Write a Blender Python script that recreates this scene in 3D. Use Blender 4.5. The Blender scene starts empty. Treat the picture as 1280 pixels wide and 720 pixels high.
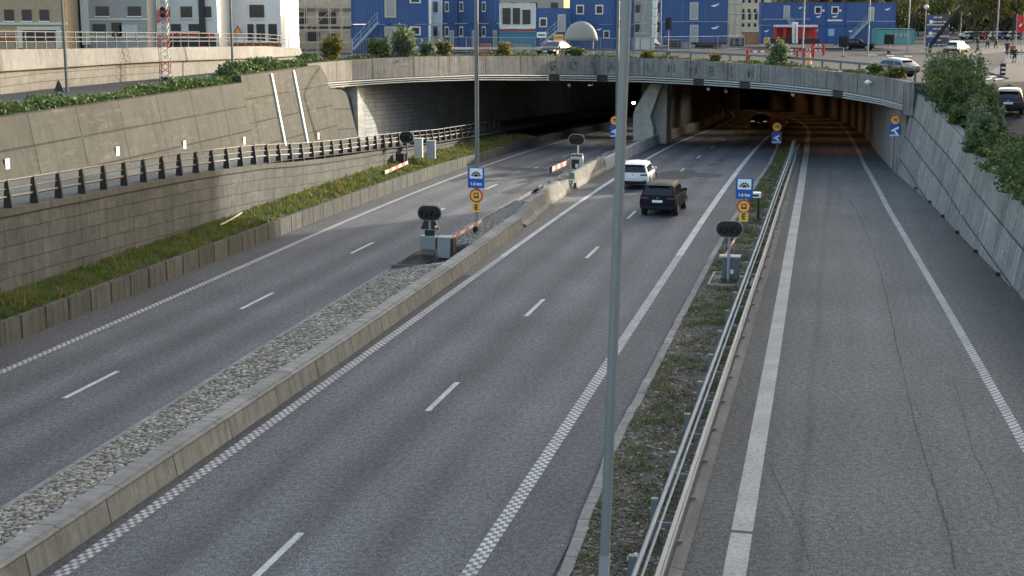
import bpy, bmesh, math, random
from mathutils import Vector, Matrix, Quaternion
R = math.radians
random.seed(7)
sc = bpy.context.scene
COL = sc.collection
# ------------------------------------------------------------------ camera
F = 1790.0; H = 10.1; TH = math.atan((360 - 16) / F); PSI = R(12.8)
cam = bpy.data.cameras.new('camera'); co = bpy.data.objects.new('camera', cam); COL.objects.link(co)
co.location = (0, 0, H); co.rotation_euler = (math.pi / 2 - TH, 0, 0)
cam.sensor_width = 36; cam.lens = F / 1280 * 36; cam.clip_start = .1; cam.clip_end = 6000
sc.camera = co
# ------------------------------------------------------------------ sky, sun, exposure
SUN_AZ, SUN_EL = 47.5, 14.8          # degrees, clockwise from the view direction
wd = bpy.data.worlds.new('World'); sc.world = wd; wd.use_nodes = True
nt = wd.node_tree; bg = nt.nodes['Background']
sky = nt.nodes.new('ShaderNodeTexSky'); sky.sky_type = 'NISHITA'; sky.sun_disc = False
sky.sun_elevation = R(SUN_EL); sky.sun_rotation = R(SUN_AZ); sky.air_density = 1.0; sky.dust_density = 2.6; sky.ozone_density = 0.0
nt.links.new(sky.outputs[0], bg.inputs[0]); bg.inputs[1].default_value = 0.15
sl = bpy.data.lights.new('sun', 'SUN'); sl.energy = 2.4; sl.angle = R(.5); sl.color = (1, .92, .79)
so = bpy.data.objects.new('sun', sl); COL.objects.link(so); so.location = (60, 40, 60)
sdir = Vector((math.sin(R(SUN_AZ)) * math.cos(R(SUN_EL)), math.cos(R(SUN_AZ)) * math.cos(R(SUN_EL)), math.sin(R(SUN_EL))))
so.rotation_euler = (-sdir).to_track_quat('-Z', 'Y').to_euler()
vs = sc.view_settings; vs.view_transform = 'Standard'; vs.look = 'None'; vs.gamma = 1; vs.use_curve_mapping = False
vs.exposure = 1.68
# ------------------------------------------------------------------ frames of reference
UX, UY = math.sin(PSI), math.cos(PSI)
def xy(s, t): return (s * UX + t * UY, s * UY - t * UX)
def st(p): return (p[0] * UX + p[1] * UY, p[0] * UY - p[1] * UX)
def prof(Y):
    if Y < 65: return 0.
    if Y < 140: return -.0003 * (Y - 65) ** 2
    return -1.6875 - .045 * (Y - 140)
def rp(s, t, dz=0.):
    x, y = xy(s, t); return Vector((x, y, prof(y) + dz))
def ray(px, py):
    y = -(py - 360) / F; c, s = math.cos(TH), math.sin(TH)
    return ((px - 640) / F, c + y * s, -s + y * c)
def at(px, py, Z=0.):
    d = ray(px, py); k = (Z - H) / d[2]; return Vector((d[0] * k, d[1] * k, Z))
def pd(px, py, Y):
    d = ray(px, py); k = Y / d[1]; return Vector((d[0] * k, Y, H + d[2] * k))
def sstep(x, a, b):
    k = min(1, max(0, (x - a) / (b - a))); return k * k * (3 - 2 * k)
def zs(X, Y):                                     # street level above the cutting
    r = 4.75 + (.045 * (Y - 92) if Y < 92 else .004 * min(Y - 92, 150))
    l = 6.1 - .002 * max(0, min(Y, 260) - 130)
    k = sstep(X, 17, 36)
    if X > 5: k = 1 - (1 - k) * (1 - sstep(97 - Y, 0, 9))
    return max(l + (r - l) * k, 0.5)
def street(px, py):
    d = ray(px, py); Y = 60.
    while Y < 700:
        X = d[0] / d[1] * Y
        if H + d[2] / d[1] * Y <= zs(X, Y): break
        Y += .25
    return Vector((d[0] / d[1] * Y, Y, zs(d[0] / d[1] * Y, Y)))
def lerp(a, b, k): return a + (b - a) * k
def itp(pts, s):
    if s <= pts[0][0]: a, b = pts[0], pts[1]
    elif s >= pts[-1][0]: a, b = pts[-2], pts[-1]
    else:
        for a, b in zip(pts, pts[1:]):
            if a[0] <= s <= b[0]: break
    k = (s - a[0]) / (b[0] - a[0])
    return a[1] + (b[1] - a[1]) * k if len(a) == 2 else tuple(a[i] + (b[i] - a[i]) * k for i in range(1, len(a)))
def frange(a, b, n): return [a + (b - a) * i / n for i in range(n + 1)]
# ------------------------------------------------------------------ materials
class NT:
    def __init__(s, name):
        s.m = bpy.data.materials.new(name); s.m.use_nodes = True; s.t = s.m.node_tree; s.b = s.t.nodes['Principled BSDF']
    def n(s, typ, **kw):
        x = s.t.nodes.new(typ)
        for k, v in kw.items():
            if k.startswith('i_'): x.inputs[int(k[2:]) if k[2:].isdigit() else k[2:].replace('_', ' ')].default_value = v
            else: setattr(x, k, v)
        return x
    def l(s, a, b): s.t.links.new(a, b)
    def math(s, op, a, b=None, c=None):
        x = s.n('ShaderNodeMath', operation=op)
        for i, v in enumerate((a, b, c)):
            if v is None: continue
            if isinstance(v, (int, float)): x.inputs[i].default_value = v
            else: s.l(v, x.inputs[i])
        return x.outputs[0]
    def mix(s, f, a, b, typ='MIX'):
        x = s.n('ShaderNodeMix', data_type='RGBA', blend_type=typ)
        for sk, v in ((0, f), (6, a), (7, b)):
            if isinstance(v, (int, float)): x.inputs[sk].default_value = v
            elif isinstance(v, (tuple, list)): x.inputs[sk].default_value = (*v[:3], 1)
            else: s.l(v, x.inputs[sk])
        return x.outputs[2]
    def ramp(s, f, stops, mode='LINEAR'):
        x = s.n('ShaderNodeValToRGB'); cr = x.color_ramp; cr.interpolation = mode
        while len(cr.elements) < len(stops): cr.elements.new(.5)
        for e, (p, c) in zip(cr.elements, stops):
            e.position = p; e.color = (c, c, c, 1) if isinstance(c, (int, float)) else (*c, 1)
        s.l(f, x.inputs[0]); return x.outputs[0]
    def noise(s, vec, scale, detail=3, rough=.55, out=0):
        x = s.n('ShaderNodeTexNoise'); x.inputs['Scale'].default_value = scale; x.inputs['Detail'].default_value = detail; x.inputs['Roughness'].default_value = rough
        if vec is not None: s.l(vec, x.inputs['Vector'])
        return x.outputs[out]
    def mapping(s, vec, scale=(1, 1, 1), rot=(0, 0, 0), loc=(0, 0, 0)):
        x = s.n('ShaderNodeMapping'); x.inputs['Scale'].default_value = scale; x.inputs['Rotation'].default_value = rot; x.inputs['Location'].default_value = loc
        s.l(vec, x.inputs[0]); return x.outputs[0]
    def bump(s, h, strength=.3, dist=.02):
        x = s.n('ShaderNodeBump'); x.inputs['Strength'].default_value = strength; x.inputs['Distance'].default_value = dist
        s.l(h, x.inputs['Height']); s.l(x.outputs[0], s.b.inputs['Normal'])
def fin(n, col, rough=.7, metal=0., spec=.4):
    if isinstance(col, (tuple, list)): n.b.inputs['Base Color'].default_value = (*col[:3], 1)
    else: n.l(col, n.b.inputs['Base Color'])
    n.b.inputs['Roughness'].default_value = rough; n.b.inputs['Metallic'].default_value = metal
    n.b.inputs['Specular IOR Level'].default_value = spec
    return n.m
_mc = {}
def M(col, rough=.6, metal=0., var=.18, scale=4., bump=0., spec=.4, name='paint'):
    key = (tuple(col), rough, metal, var, scale, bump, spec)
    if key in _mc: return _mc[key]
    n = NT(name); tc = n.n('ShaderNodeTexCoord').outputs['Object']
    nz = n.noise(tc, scale, 5, .6)
    c = n.mix(nz, tuple(v * (1 - var) for v in col), tuple(min(1, v * (1 + var)) for v in col))
    if bump: n.bump(n.noise(tc, scale * 8, 3), bump, .02)
    _mc[key] = fin(n, c, rough, metal, spec); return _mc[key]
def emit(col, strength):
    n = NT('lit lamp'); n.b.inputs['Emission Color'].default_value = (*col, 1); n.b.inputs['Emission Strength'].default_value = strength
    return fin(n, col, .4)
def asphalt(name, base, tracks=None, grain=1.0):
    n = NT(name); tc = n.n('ShaderNodeTexCoord').outputs['Object']
    v = n.mapping(tc, rot=(0, 0, PSI))                      # x = across the road (t), y = along it (s)
    sep = n.n('ShaderNodeSeparateXYZ'); n.l(v, sep.inputs[0])
    stretched = n.mapping(v, scale=(1, .06, 1))
    wob = n.noise(stretched, 1.1, 3)
    big = n.noise(v, .16, 4, .6)
    fine = n.noise(tc, 7, 4, .75); grit = n.noise(tc, 24, 2, .8)
    k = n.ramp(big, [(.3, .82), (.7, 1.15)])
    k = n.math('MULTIPLY', k, n.ramp(wob, [(.25, .86), (.75, 1.12)]))
    k = n.math('MULTIPLY', k, n.ramp(fine, [(.4, 1 - .3 * grain), (.6, 1 + .25 * grain)]))
    k = n.math('MULTIPLY', k, n.ramp(grit, [(.36, 1 - .62 * grain), (.5, 1.), (.64, 1 + .6 * grain)]))
    if tracks:
        lo, hi, stops = tracks
        x = n.math('ADD', sep.outputs[0], n.math('MULTIPLY_ADD', wob, .5, -.25))
        f = n.math('DIVIDE', n.math('SUBTRACT', x, lo), hi - lo)
        k = n.math('MULTIPLY', k, n.ramp(f, [((a - lo) / (hi - lo), b) for a, b in stops], 'EASE'))
    col = n.mix(1.0, tuple(base), k, 'MULTIPLY')
    n.bump(grit, .5, .012)
    return fin(n, col, .82, 0, .25)
trk = [(-25, .72), (-23.6, .76), (-22.6, 1.03), (-21.7, .8), (-20.8, 1.08), (-19.9, .7), (-18.9, 1.06), (-18.1, .78), (-17.2, 1.0), (-15.2, .66), (-13.8, .7), (-12.9, 1.06), (-11.9, .76), (-11, 1.08), (-10, .7), (-9, 1.1), (-8.1, .8), (-7.1, 1.1), (-6.2, .8), (-5.3, .8)]
A_MAIN = asphalt('worn road asphalt', (.107, .11, .115), (-25, -5, trk))
A_RAMP = asphalt('ramp asphalt', (.106, .108, .106), (-5, 9, [(-4, .75), (-1.4, .78), (-.62, .97), (-.42, .78), (-.2, .98), (1.2, 1.05), (2.6, 1.0), (3.6, 1.06), (4.6, .92), (5.6, .72), (7, .68)]), 1.1)
A_STREET = asphalt('street asphalt', (.055, .06, .066)); A_STREET.node_tree.nodes['Principled BSDF'].inputs['Specular IOR Level'].default_value = .04
A_PATCH = asphalt('fresh bitumen and shadow', (.045, .047, .052))
A_UP = asphalt('upper ramp asphalt', (.12, .12, .11))
def concrete(name, base, panel=None, streak=.5, moss=0., off=.0, joint=.018, bump=.25, rough=.85, bloom=0., warp=0., mort=(.28, .27, .25), vary=.11):
    """UV in metres: u along the wall, v up it"""
    n = NT(name); uv = n.n('ShaderNodeUVMap').outputs[0]; tc = n.n('ShaderNodeTexCoord').outputs['Object']
    big = n.noise(tc, .35, 5, .65); mid = n.noise(tc, 2.4, 6, .7); fine = n.noise(tc, 30, 3, .7)
    stv = n.mapping(uv, scale=(2.2, .16, 1)); sk = n.noise(stv, 1.6, 5, .7)
    k = n.math('MULTIPLY', n.ramp(big, [(.3, .78), (.7, 1.16)]), n.ramp(mid, [(.3, .8), (.7, 1.15)]))
    k = n.math('MULTIPLY', k, n.ramp(fine, [(.3, .88), (.7, 1.1)]))
    k = n.math('MULTIPLY', k, n.ramp(sk, [(.3, 1 - streak), (.52, 1.0), (.72, 1 + streak * .35)]))
    hgt = fine
    if panel:
        br = n.n('ShaderNodeTexBrick', offset=off, offset_frequency=2, squash=1)
        br.inputs['Scale'].default_value = 1; br.inputs['Mortar Size'].default_value = joint; br.inputs['Mortar Smooth'].default_value = .2
        br.inputs['Brick Width'].default_value = panel[0]; br.inputs['Row Height'].default_value = panel[1]; br.inputs['Bias'].default_value = 0
        br.inputs['Color1'].default_value = (*(1 - vary,) * 3, 1); br.inputs['Color2'].default_value = (*(1 + vary,) * 3, 1); br.inputs['Mortar'].default_value = (*mort, 1)
        if warp:
            wv = n.n('ShaderNodeVectorMath', operation='MULTIPLY_ADD'); n.l(n.noise(uv, .9, 3, .6, 1), wv.inputs[0]); wv.inputs[1].default_value = (warp, warp * .55, 0); n.l(uv, wv.inputs[2]); n.l(wv.outputs[0], br.inputs['Vector'])
        else: n.l(uv, br.inputs['Vector'])
        k = n.mix(1.0, k, br.outputs[0], 'MULTIPLY')
        hgt = n.math('SUBTRACT', n.math('MULTIPLY', fine, .3), br.outputs[1])
    col = n.mix(1.0, tuple(base), k, 'MULTIPLY')
    if bloom:                                    # pale lime bloom in broken horizontal bands and patches
        bv = n.mapping(uv, scale=(.55, 2.6, 1)); b1 = n.ramp(n.noise(bv, 1.3, 6, .72), [(.52, 0), (.7, 1)]); b2 = n.ramp(n.noise(tc, .5, 3), [(.42, 0), (.6, 1)])
        col = n.mix(n.math('MULTIPLY', n.math('MULTIPLY', b1, b2), bloom), col, tuple(min(.6, v * 2.1) for v in base))
    if moss:
        ms = n.ramp(n.noise(tc, 1.3, 5, .75), [(.5, 0), (.72, moss)])
        col = n.mix(ms, col, (.05, .06, .03))
    n.bump(hgt, bump, .03)
    return fin(n, col, rough, 0, .25)
C_WALL = concrete('weathered panel concrete', (.062, .0625, .053), (4.0, 1.38), .32, joint=.055, bloom=.75)
C_RIGHT = concrete('streaked grey concrete', (.265, .262, .245), (4.6, 1.5), .62, joint=.05, bloom=.3)
C_STONE = concrete('rough stone block masonry', (.084, .09, .086), (1.35, .52), .32, off=.37, bump=1., joint=.022, warp=.16, mort=(.55, .54, .5), vary=.1, bloom=.45)
C_COPE = concrete('dark coping concrete', (.085, .085, .076), (2.4, 9), .4, .3)
C_KERB = concrete('stained edge concrete', (.075, .078, .073), (1.45, 3.0), .65, .6, joint=.07, mort=(.16, .16, .15))
C_CAP = concrete('coping concrete', (.25, .247, .23), (2.4, 9), .35, .15)
C_PORTAL = concrete('portal concrete', (.215, .212, .2), (4.2, 9.0), .55, joint=.045, bloom=.3)
C_JERSEY_SUN = concrete('sunlit cast concrete', (.22, .212, .18), None, .35, .1)  # barrier concrete with sunlight put into its paler, warmer colour
C_BARRIER = concrete('median edge concrete', (.2, .2, .178), (3.0, 9), .45, .4, joint=.03)
C_PALE = concrete('pale parapet concrete', (.21, .208, .195), (6, 9), .2)
C_ASHLAR = concrete('pale ashlar masonry', (.17, .163, .145), (2.6, .42), .15, off=.4)
C_TILE = concrete('pale tunnel wall panels', (.33, .34, .345), (2.4, .3), .2, joint=.012)
C_DARK = concrete('sooty tunnel concrete', (.24, .23, .215), (6, 9), .5)
C_DARK2 = concrete('dusty tunnel concrete', (.3, .29, .27), (6, 9), .4)
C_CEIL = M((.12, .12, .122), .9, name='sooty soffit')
C_PALE2 = concrete('pale pier concrete', (.5, .49, .46), None, .3)
C_PIER = concrete('pier concrete', (.4, .395, .37), None, .35)
GRANITE = concrete('granite kerb', (.22, .217, .207), (1.0, 5), .3, .3)
EARTH = M((.11, .095, .07), .95, var=.5, scale=3, bump=.6, name='soil')
GRAVEL = M((.17, .16, .145), .95, var=.6, scale=14, bump=.9, name='gravel')
STONE = M((.27, .25, .215), .85, var=.35, scale=2.5, name='cobble stone')
PAVE = M((.11, .109, .105), .9, var=.2, scale=1.2, spec=.05, name='pale paving')
STEEL = M((.27, .285, .29), .6, .1, var=.15, scale=3, name='galvanised steel')
RAILG = M((.22, .245, .26), .65, .05, var=.25, scale=2, name='dull galvanised rail')
STEEL_D = M((.15, .158, .16), .6, .3, var=.2, scale=3, name='dull steel')
POLE = M((.205, .225, .23), .5, .35, var=.15, scale=2, name='grey pole paint')
RAILM = M((.075, .078, .075), .6, .1, name='weathered rail')
DARKM = M((.03, .032, .034), .5, .2, name='dark metal')
RUST = M((.035, .032, .03), .7, .3, name='dark brown steel')
BLACK = M((.012, .012, .013), .6, name='matt black')
GREYBOX = M((.27, .275, .265), .55, .1, name='cabinet grey')
BEIGE = M((.52, .5, .44), .6, name='cabinet beige')
WHITE = M((.8, .8, .78), .5, var=.06, name='white paint')
BLUE = M((.01, .09, .38), .45, var=.06, name='sign blue')
ORANGE = M((.85, .33, .09), .5, var=.06, name='sign orange')
YELLOW = M((.85, .5, .1), .5, var=.06, name='sign yellow')
RED = M((.55, .03, .02), .5, var=.1, name='red paint')
TYRE = M((.018, .018, .019), .9, name='tyre rubber')
RUBBER = M((.02, .02, .022), .7, name='black trim plastic')
CBLUE = M((.045, .1, .25), .55, var=.12, scale=.6, name='blue container paint')
CTEAL = M((.1, .3, .3), .6, var=.15, scale=.8, name='teal container paint')
CTEALB = M((.06, .19, .26), .6, var=.15, scale=.8, name='blue green container paint')
def linepaint(name, checker=False, base=(.56, .55, .52)):
    n = NT(name); uv = n.n('ShaderNodeUVMap').outputs[0]; tc = n.n('ShaderNodeTexCoord').outputs['Object']
    wear = n.ramp(n.noise(tc, 11, 6, .8), [(.4, .0), (.56, 1.)]); w2 = n.ramp(n.noise(tc, .8, 3), [(.35, .7), (.65, 1.0)])
    f = n.math('MULTIPLY', n.math('MULTIPLY_ADD', wear, .5, .5), w2)
    if checker:
        ch = n.n('ShaderNodeTexChecker'); ch.inputs['Scale'].default_value = 1
        n.l(n.mapping(uv, scale=(1 / .1, 1 / .14, 1)), ch.inputs[0]); f = n.math('MULTIPLY', f, n.math('MULTIPLY_ADD', ch.outputs[1], .86, .14))
    return fin(n, n.mix(f, (.075, .08, .085), base), .7, 0, .3)
L_PAINT = linepaint('worn white line paint'); L_CHECK = linepaint('profiled white line paint', True)
L_RUM = linepaint('ribbed worn line paint', True, (.56, .55, .51)); L_OLD = linepaint('worn wide line paint', False, (.41, .4, .37))
def leafmat(name, a, b, c, br=.0):
    n = NT(name); g = n.n('ShaderNodeNewGeometry'); r = g.outputs['Random Per Island']
    tc = n.n('ShaderNodeTexCoord').outputs['Object']
    col = n.ramp(r, [(0, a), (.5, b), (1, c)])
    col = n.mix(n.ramp(n.noise(tc, 1.1, 2), [(.4, 0), (.65, .55)]), col, tuple(v * 1.25 for v in c))
    m = fin(n, col, .6, 0, .25)
    tr = n.n('ShaderNodeBsdfTranslucent'); n.l(col, tr.inputs[0]); mx = n.n('ShaderNodeMixShader'); mx.inputs[0].default_value = .35
    n.l(n.b.outputs[0], mx.inputs[1]); n.l(tr.outputs[0], mx.inputs[2]); n.l(mx.outputs[0], n.t.nodes['Material Output'].inputs[0])
    return m
LEAF_D = leafmat('dark green leaves', (.032, .068, .022), (.055, .1, .033), (.09, .13, .045))
LEAF_M = leafmat('mid green leaves', (.05, .085, .025), (.085, .13, .038), (.14, .165, .055))
LEAF_G = leafmat('grey green leaves', (.075, .105, .055), (.125, .17, .085), (.18, .22, .12))
LEAF_Y = leafmat('yellow green leaves', (.1, .1, .025), (.15, .14, .035), (.2, .16, .05))
LEAF_T = leafmat('haze paled spring leaves', (.1, .12, .045), (.16, .175, .07), (.22, .22, .1))  # greens lightened, distance haze put into the leaf colour
GRASS = leafmat('grass', (.045, .085, .016), (.085, .135, .028), (.16, .18, .06))
DRY = leafmat('dry grass', (.07, .08, .03), (.11, .1, .05), (.16, .14, .08))
BARK = M((.07, .06, .05), .9, var=.3, scale=6, bump=.6, name='bark')
# ------------------------------------------------------------------ mesh building
class MB:
    def __init__(s): s.v = []; s.f = []; s.uv = {}
    def add(s, pts): i = len(s.v); s.v += [Vector(p) for p in pts]; return i
    def poly(s, pts, uv=None):
        i = s.add(pts); s.f.append(tuple(range(i, i + len(pts))))
        if uv: s.uv[len(s.f) - 1] = uv
        return s
    def face(s, idx, uv=None):
        s.f.append(tuple(idx))
        if uv: s.uv[len(s.f) - 1] = uv
    def box(s, c, d, rz=0., m=None):
        x, y, z = d[0] / 2, d[1] / 2, d[2] / 2; q = Matrix.Rotation(rz, 3, 'Z') if m is None else m
        i = s.add([Vector(c) + q @ Vector((a * x, b * y, e * z)) for e in (-1, 1) for a, b in ((-1, -1), (1, -1), (1, 1), (-1, 1))])
        for q4, (w, h) in (((0, 3, 2, 1), (d[0], d[1])), ((4, 5, 6, 7), (d[0], d[1])), ((0, 1, 5, 4), (d[0], d[2])), ((1, 2, 6, 5), (d[1], d[2])), ((2, 3, 7, 6), (d[0], d[2])), ((3, 0, 4, 7), (d[1], d[2]))):
            s.face([i + k for k in q4], [(0, 0), (w, 0), (w, h), (0, h)])
        return s
    def beam(s, a, b, w, h):
        a, b = Vector(a), Vector(b); d = b - a; q = d.to_track_quat('Y', 'Z').to_matrix()
        return s.box((a + b) / 2, (w, d.length, h), m=q)
    def tube(s, pts, r, n=8, cap=True):
        pts = [Vector(p) for p in pts]; rs = r if isinstance(r, (list, tuple)) else [r] * len(pts); rings = []
        for k, p in enumerate(pts):
            d = (pts[min(k + 1, len(pts) - 1)] - pts[max(k - 1, 0)]).normalized(); q = d.to_track_quat('Z', 'Y')
            rings.append(s.add([p + q @ Vector((rs[k] * math.cos(2 * math.pi * j / n), rs[k] * math.sin(2 * math.pi * j / n), 0)) for j in range(n)]))
        for a, b in zip(rings, rings[1:]):
            for j in range(n): s.face([a + j, a + (j + 1) % n, b + (j + 1) % n, b + j])
        if cap: s.face([rings[0] + j for j in reversed(range(n))]); s.face([rings[-1] + j for j in range(n)])
        return s
    def prism(s, poly, fn0, fn1):                  # poly of 2D points pushed through two maps
        n = len(poly); a = s.add([fn0(*p) for p in poly]); b = s.add([fn1(*p) for p in poly])
        s.face([a + i for i in reversed(range(n))]); s.face([b + i for i in range(n)])
        for i in range(n): s.face([a + i, a + (i + 1) % n, b + (i + 1) % n, b + i])
        return s
    def slab(s, poly, y0, y1):                     # outline in x,z given thickness along y
        return s.prism(poly, lambda x, z: (x, y0, z), lambda x, z: (x, y1, z))
    def sweep(s, path, sec, closed=True, cap=True, uvs=True):
        """sec(i) -> list of points of the cross-section at path station i"""
        rows = []; L = 0; us = []
        for i, p in enumerate(path):
            if i: L += (Vector(path[i]) - Vector(path[i - 1])).length
            us.append(L); rows.append(sec(i))
        idx = [s.add(r) for r in rows]; n = len(rows[0])
        vs_ = []
        for row in rows:
            vv = [0]
            for j in range(n): vv.append(vv[-1] + (Vector(row[(j + 1) % n]) - Vector(row[j])).length)
            vs_.append(vv)
        for i in range(len(path) - 1):
            for j in range(n if closed else n - 1):
                k = (j + 1) % n
                A_, B_ = vs_[i], vs_[i + 1]
                s.face([idx[i] + j, idx[i + 1] + j, idx[i + 1] + k, idx[i] + k], [(us[i], A_[j]), (us[i + 1], B_[j]), (us[i + 1], B_[j + 1]), (us[i], A_[j + 1])])
        if cap and closed: s.face([idx[0] + j for j in range(n)]); s.face([idx[-1] + j for j in reversed(range(n))])
        return s
    def build(s, name, mat, parent=None, origin=None, smooth=False, bevel=0., fix=True, flip_up=False):
        o3 = Vector(origin) if origin is not None else Vector((0, 0, 0))
        me = bpy.data.meshes.new(name); me.from_pydata([v - o3 for v in s.v], [], s.f)
        if s.uv:
            ul = me.uv_layers.new(name='UVMap').data
            for p in me.polygons:
                u = s.uv.get(p.index)
                if u:
                    for k, li in enumerate(p.loop_indices): ul[li].uv = u[k]
        if fix:
            bm = bmesh.new(); bm.from_mesh(me); bmesh.ops.recalc_face_normals(bm, faces=bm.faces); bm.to_mesh(me); bm.free()
        if smooth:
            for p in me.polygons: p.use_smooth = True
        me.materials.append(mat)
        o = bpy.data.objects.new(name, me); COL.objects.link(o); o.location = o3
        if parent: o.parent = parent
        if bevel:
            b = o.modifiers.new('bevel', 'BEVEL'); b.width = bevel; b.segments = 2; b.limit_method = 'ANGLE'; b.angle_limit = R(40)
        return o
def tag(o, label, cat, group=None):
    o['label'] = label; o['category'] = cat
    if group: o['group'] = group
    return o
def struct(o, kind='structure'): o['kind'] = kind; return o
def thing(name, label, cat, loc, rz=0., group=None):
    o = bpy.data.objects.new(name, None); COL.objects.link(o); o.empty_display_size = .3
    o.location = loc; o.rotation_euler = (0, 0, rz); return tag(o, label, cat, group)
def dup(o, loc, rz=None, label=None, scale=None):
    def cp(a, par):
        c = a.copy(); COL.objects.link(c)
        if par: c.parent = par
        for ch in a.children: cp(ch, c)
        return c
    r = cp(o, None); r.location = loc
    if rz is not None: r.rotation_euler = (0, 0, rz)
    if scale: r.scale = scale if isinstance(scale, (tuple, list)) else (scale,) * 3
    if label: r['label'] = label
    return r
def text(body, size, mat, parent, loc, rot=(math.pi / 2, 0, 0), name='lettering', ext=.003, bold=0.):
    cu = bpy.data.curves.new(name, 'FONT'); cu.body = body; cu.size = size; cu.extrude = ext; cu.offset = bold; cu.align_x = 'CENTER'; cu.align_y = 'CENTER'
    t = bpy.data.objects.new(name, cu); COL.objects.link(t); bpy.context.view_layer.update()
    me = bpy.data.meshes.new_from_object(t.evaluated_get(bpy.context.evaluated_depsgraph_get())); bpy.data.objects.remove(t)
    me.materials.clear(); me.materials.append(mat)
    o = bpy.data.objects.new(name, me); COL.objects.link(o); o.location = loc; o.rotation_euler = rot
    if parent: o.parent = parent
    return o
def circle(cx, cz, r, n=24, a0=0., a1=2 * math.pi): return [(cx + r * math.cos(a0 + (a1 - a0) * i / n), cz + r * math.sin(a0 + (a1 - a0) * i / n)) for i in range(n if a1 - a0 > 6.28 else n + 1)]
def rrect(w, h, r, n=6, cx=0, cz=0):
    out = []
    for qx, qz, a in ((1, 1, 0), (-1, 1, 90), (-1, -1, 180), (1, -1, 270)):
        for i in range(n + 1):
            t = R(a + 90 * i / n); out.append((cx + qx * (w / 2 - r) + r * math.cos(t), cz + qz * (h / 2 - r) + r * math.sin(t)))
    return out
exec_parts = []
# ================================================================== SETTING: roads
def ribbon(rows, uv=True):
    """rows: list of (left point, right point)"""
    m = MB(); L = 0
    for i, (a, b) in enumerate(zip(rows, rows[1:])):
        d = ((b[0] + b[1]) / 2 - (a[0] + a[1]) / 2).length; w = (a[1] - a[0]).length
        m.poly([a[0], a[1], b[1], b[0]], [(0, L), (w, L), (w, L + d), (0, L + d)]); L += d
    return m
SS = [-30, 0, 20, 40, 55] + [60 + 5 * i for i in range(54)]
T_MIDL = [(100, -16.9), (125, -17.2), (165, -17.4), (210, -18.6), (240, -21), (272, -25), (330, -36)]          # tunnel mid wall, left side
T_RW = [(20, 8.4), (34.8, 7.7), (52.7, 6.7), (68.2, 5.68), (79.3, 5.07), (95.9, 3.85), (103, 3.5), (116.7, 3.), (143.7, 2.5), (182, 1.1), (207.4, -.9), (235, -5), (270, -13.5), (330, -33)]
T_ML = [(20, -13.55), (126, -13.7), (166, -13.55), (208.6, -14.6), (238.4, -17.1), (270.3, -20.9), (310, -28)]
T_MR = [(20, -6.25), (138, -6.55), (190.5, -6.45), (206, -8.), (235, -12), (270, -17.5)]
T_DS = [(20, -10.02), (140, -10.2), (165, -10.35), (200, -11.4), (240, -15)]
T_RL = [(20, -1.48), (42, -1.63), (65, -1.84), (84, -2.0), (115.4, -2.38), (153.4, -3.), (180.8, -4.15), (206, -6.4), (235, -11), (270, -19)]
T_RR = [(20, 5.2), (34.8, 4.64), (51.75, 3.9), (77.4, 2.73), (104, 1.87), (127.5, 1.41), (159, .77), (185, -.02), (211.5, -2.07), (240, -7), (270, -15)]
struct(ribbon([(rp(s, -42, -.03), rp(s, 16, -.03)) for s in SS]).build('cutting_ground', EARTH))
main_road = ribbon([(rp(s, -24.95), rp(s, -4.75)) for s in SS]).build('main_road', A_MAIN); struct(main_road)
struct(ribbon([(rp(s, -2.75), rp(s, 9.5 if s < 100 else 6)) for s in SS]).build('ramp_road', A_RAMP))
# markings, 4 mm above
def line(name, T, w, s0, s1, mat, dz=.004, step=3.):
    n = max(2, int((s1 - s0) / step)); rows = []
    for i in range(n + 1):
        s = s0 + (s1 - s0) * i / n; t = itp(T, s) if isinstance(T, list) else T; rows.append((rp(s, t - w / 2, dz), rp(s, t + w / 2, dz)))
    return struct(ribbon(rows).build(name, mat))
line('left_edge_marking', [(20, -22.9), (46, -23.2), (67, -23.55), (106, -23.95), (155, -24.2), (230, -26)], .26, 18, 230, L_CHECK)
line('median_edge_marking', T_ML, .29, 18, 58, L_CHECK); line('median_edge_marking', T_ML, .26, 58, 300, L_PAINT)
line('outer_edge_marking', T_MR, .3, 18, 60, L_CHECK); line('outer_edge_marking', T_MR, .3, 60, 260, L_PAINT)
line('ramp_wide_marking', T_RL, .42, 18, 27.2, L_OLD); line('ramp_wide_marking', T_RL, .42, 27.35, 80, L_OLD); line('ramp_wide_marking', T_RL, .42, 80, 260, L_OLD)
line('ramp_edge_marking', T_RR, .27, 18, 52, L_RUM); line('ramp_edge_marking', T_RR, .27, 52, 260, L_OLD)
for k in range(13):
    line('lane_dash_marking', T_DS, .15, 22.3 + 12.05 * k, 25.3 + 12.05 * k, L_PAINT, step=1)
    if k < 11: line('left_lane_dash_marking', [(20, -19.7), (58, -20.1), (120, -20.1), (170, -20.4)], .15, 21.4 + 12 * k, 24.4 + 12 * k, L_PAINT, step=1)
def patch(name, pxs, mat, dz=.006):
    pts = []
    for q in pxs:
        p = at(*q)
        for _ in range(6): p = at(q[0], q[1], prof(p.y) + dz)
        pts.append(p)
    return struct(MB().poly(pts).build(name, mat))
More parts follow.
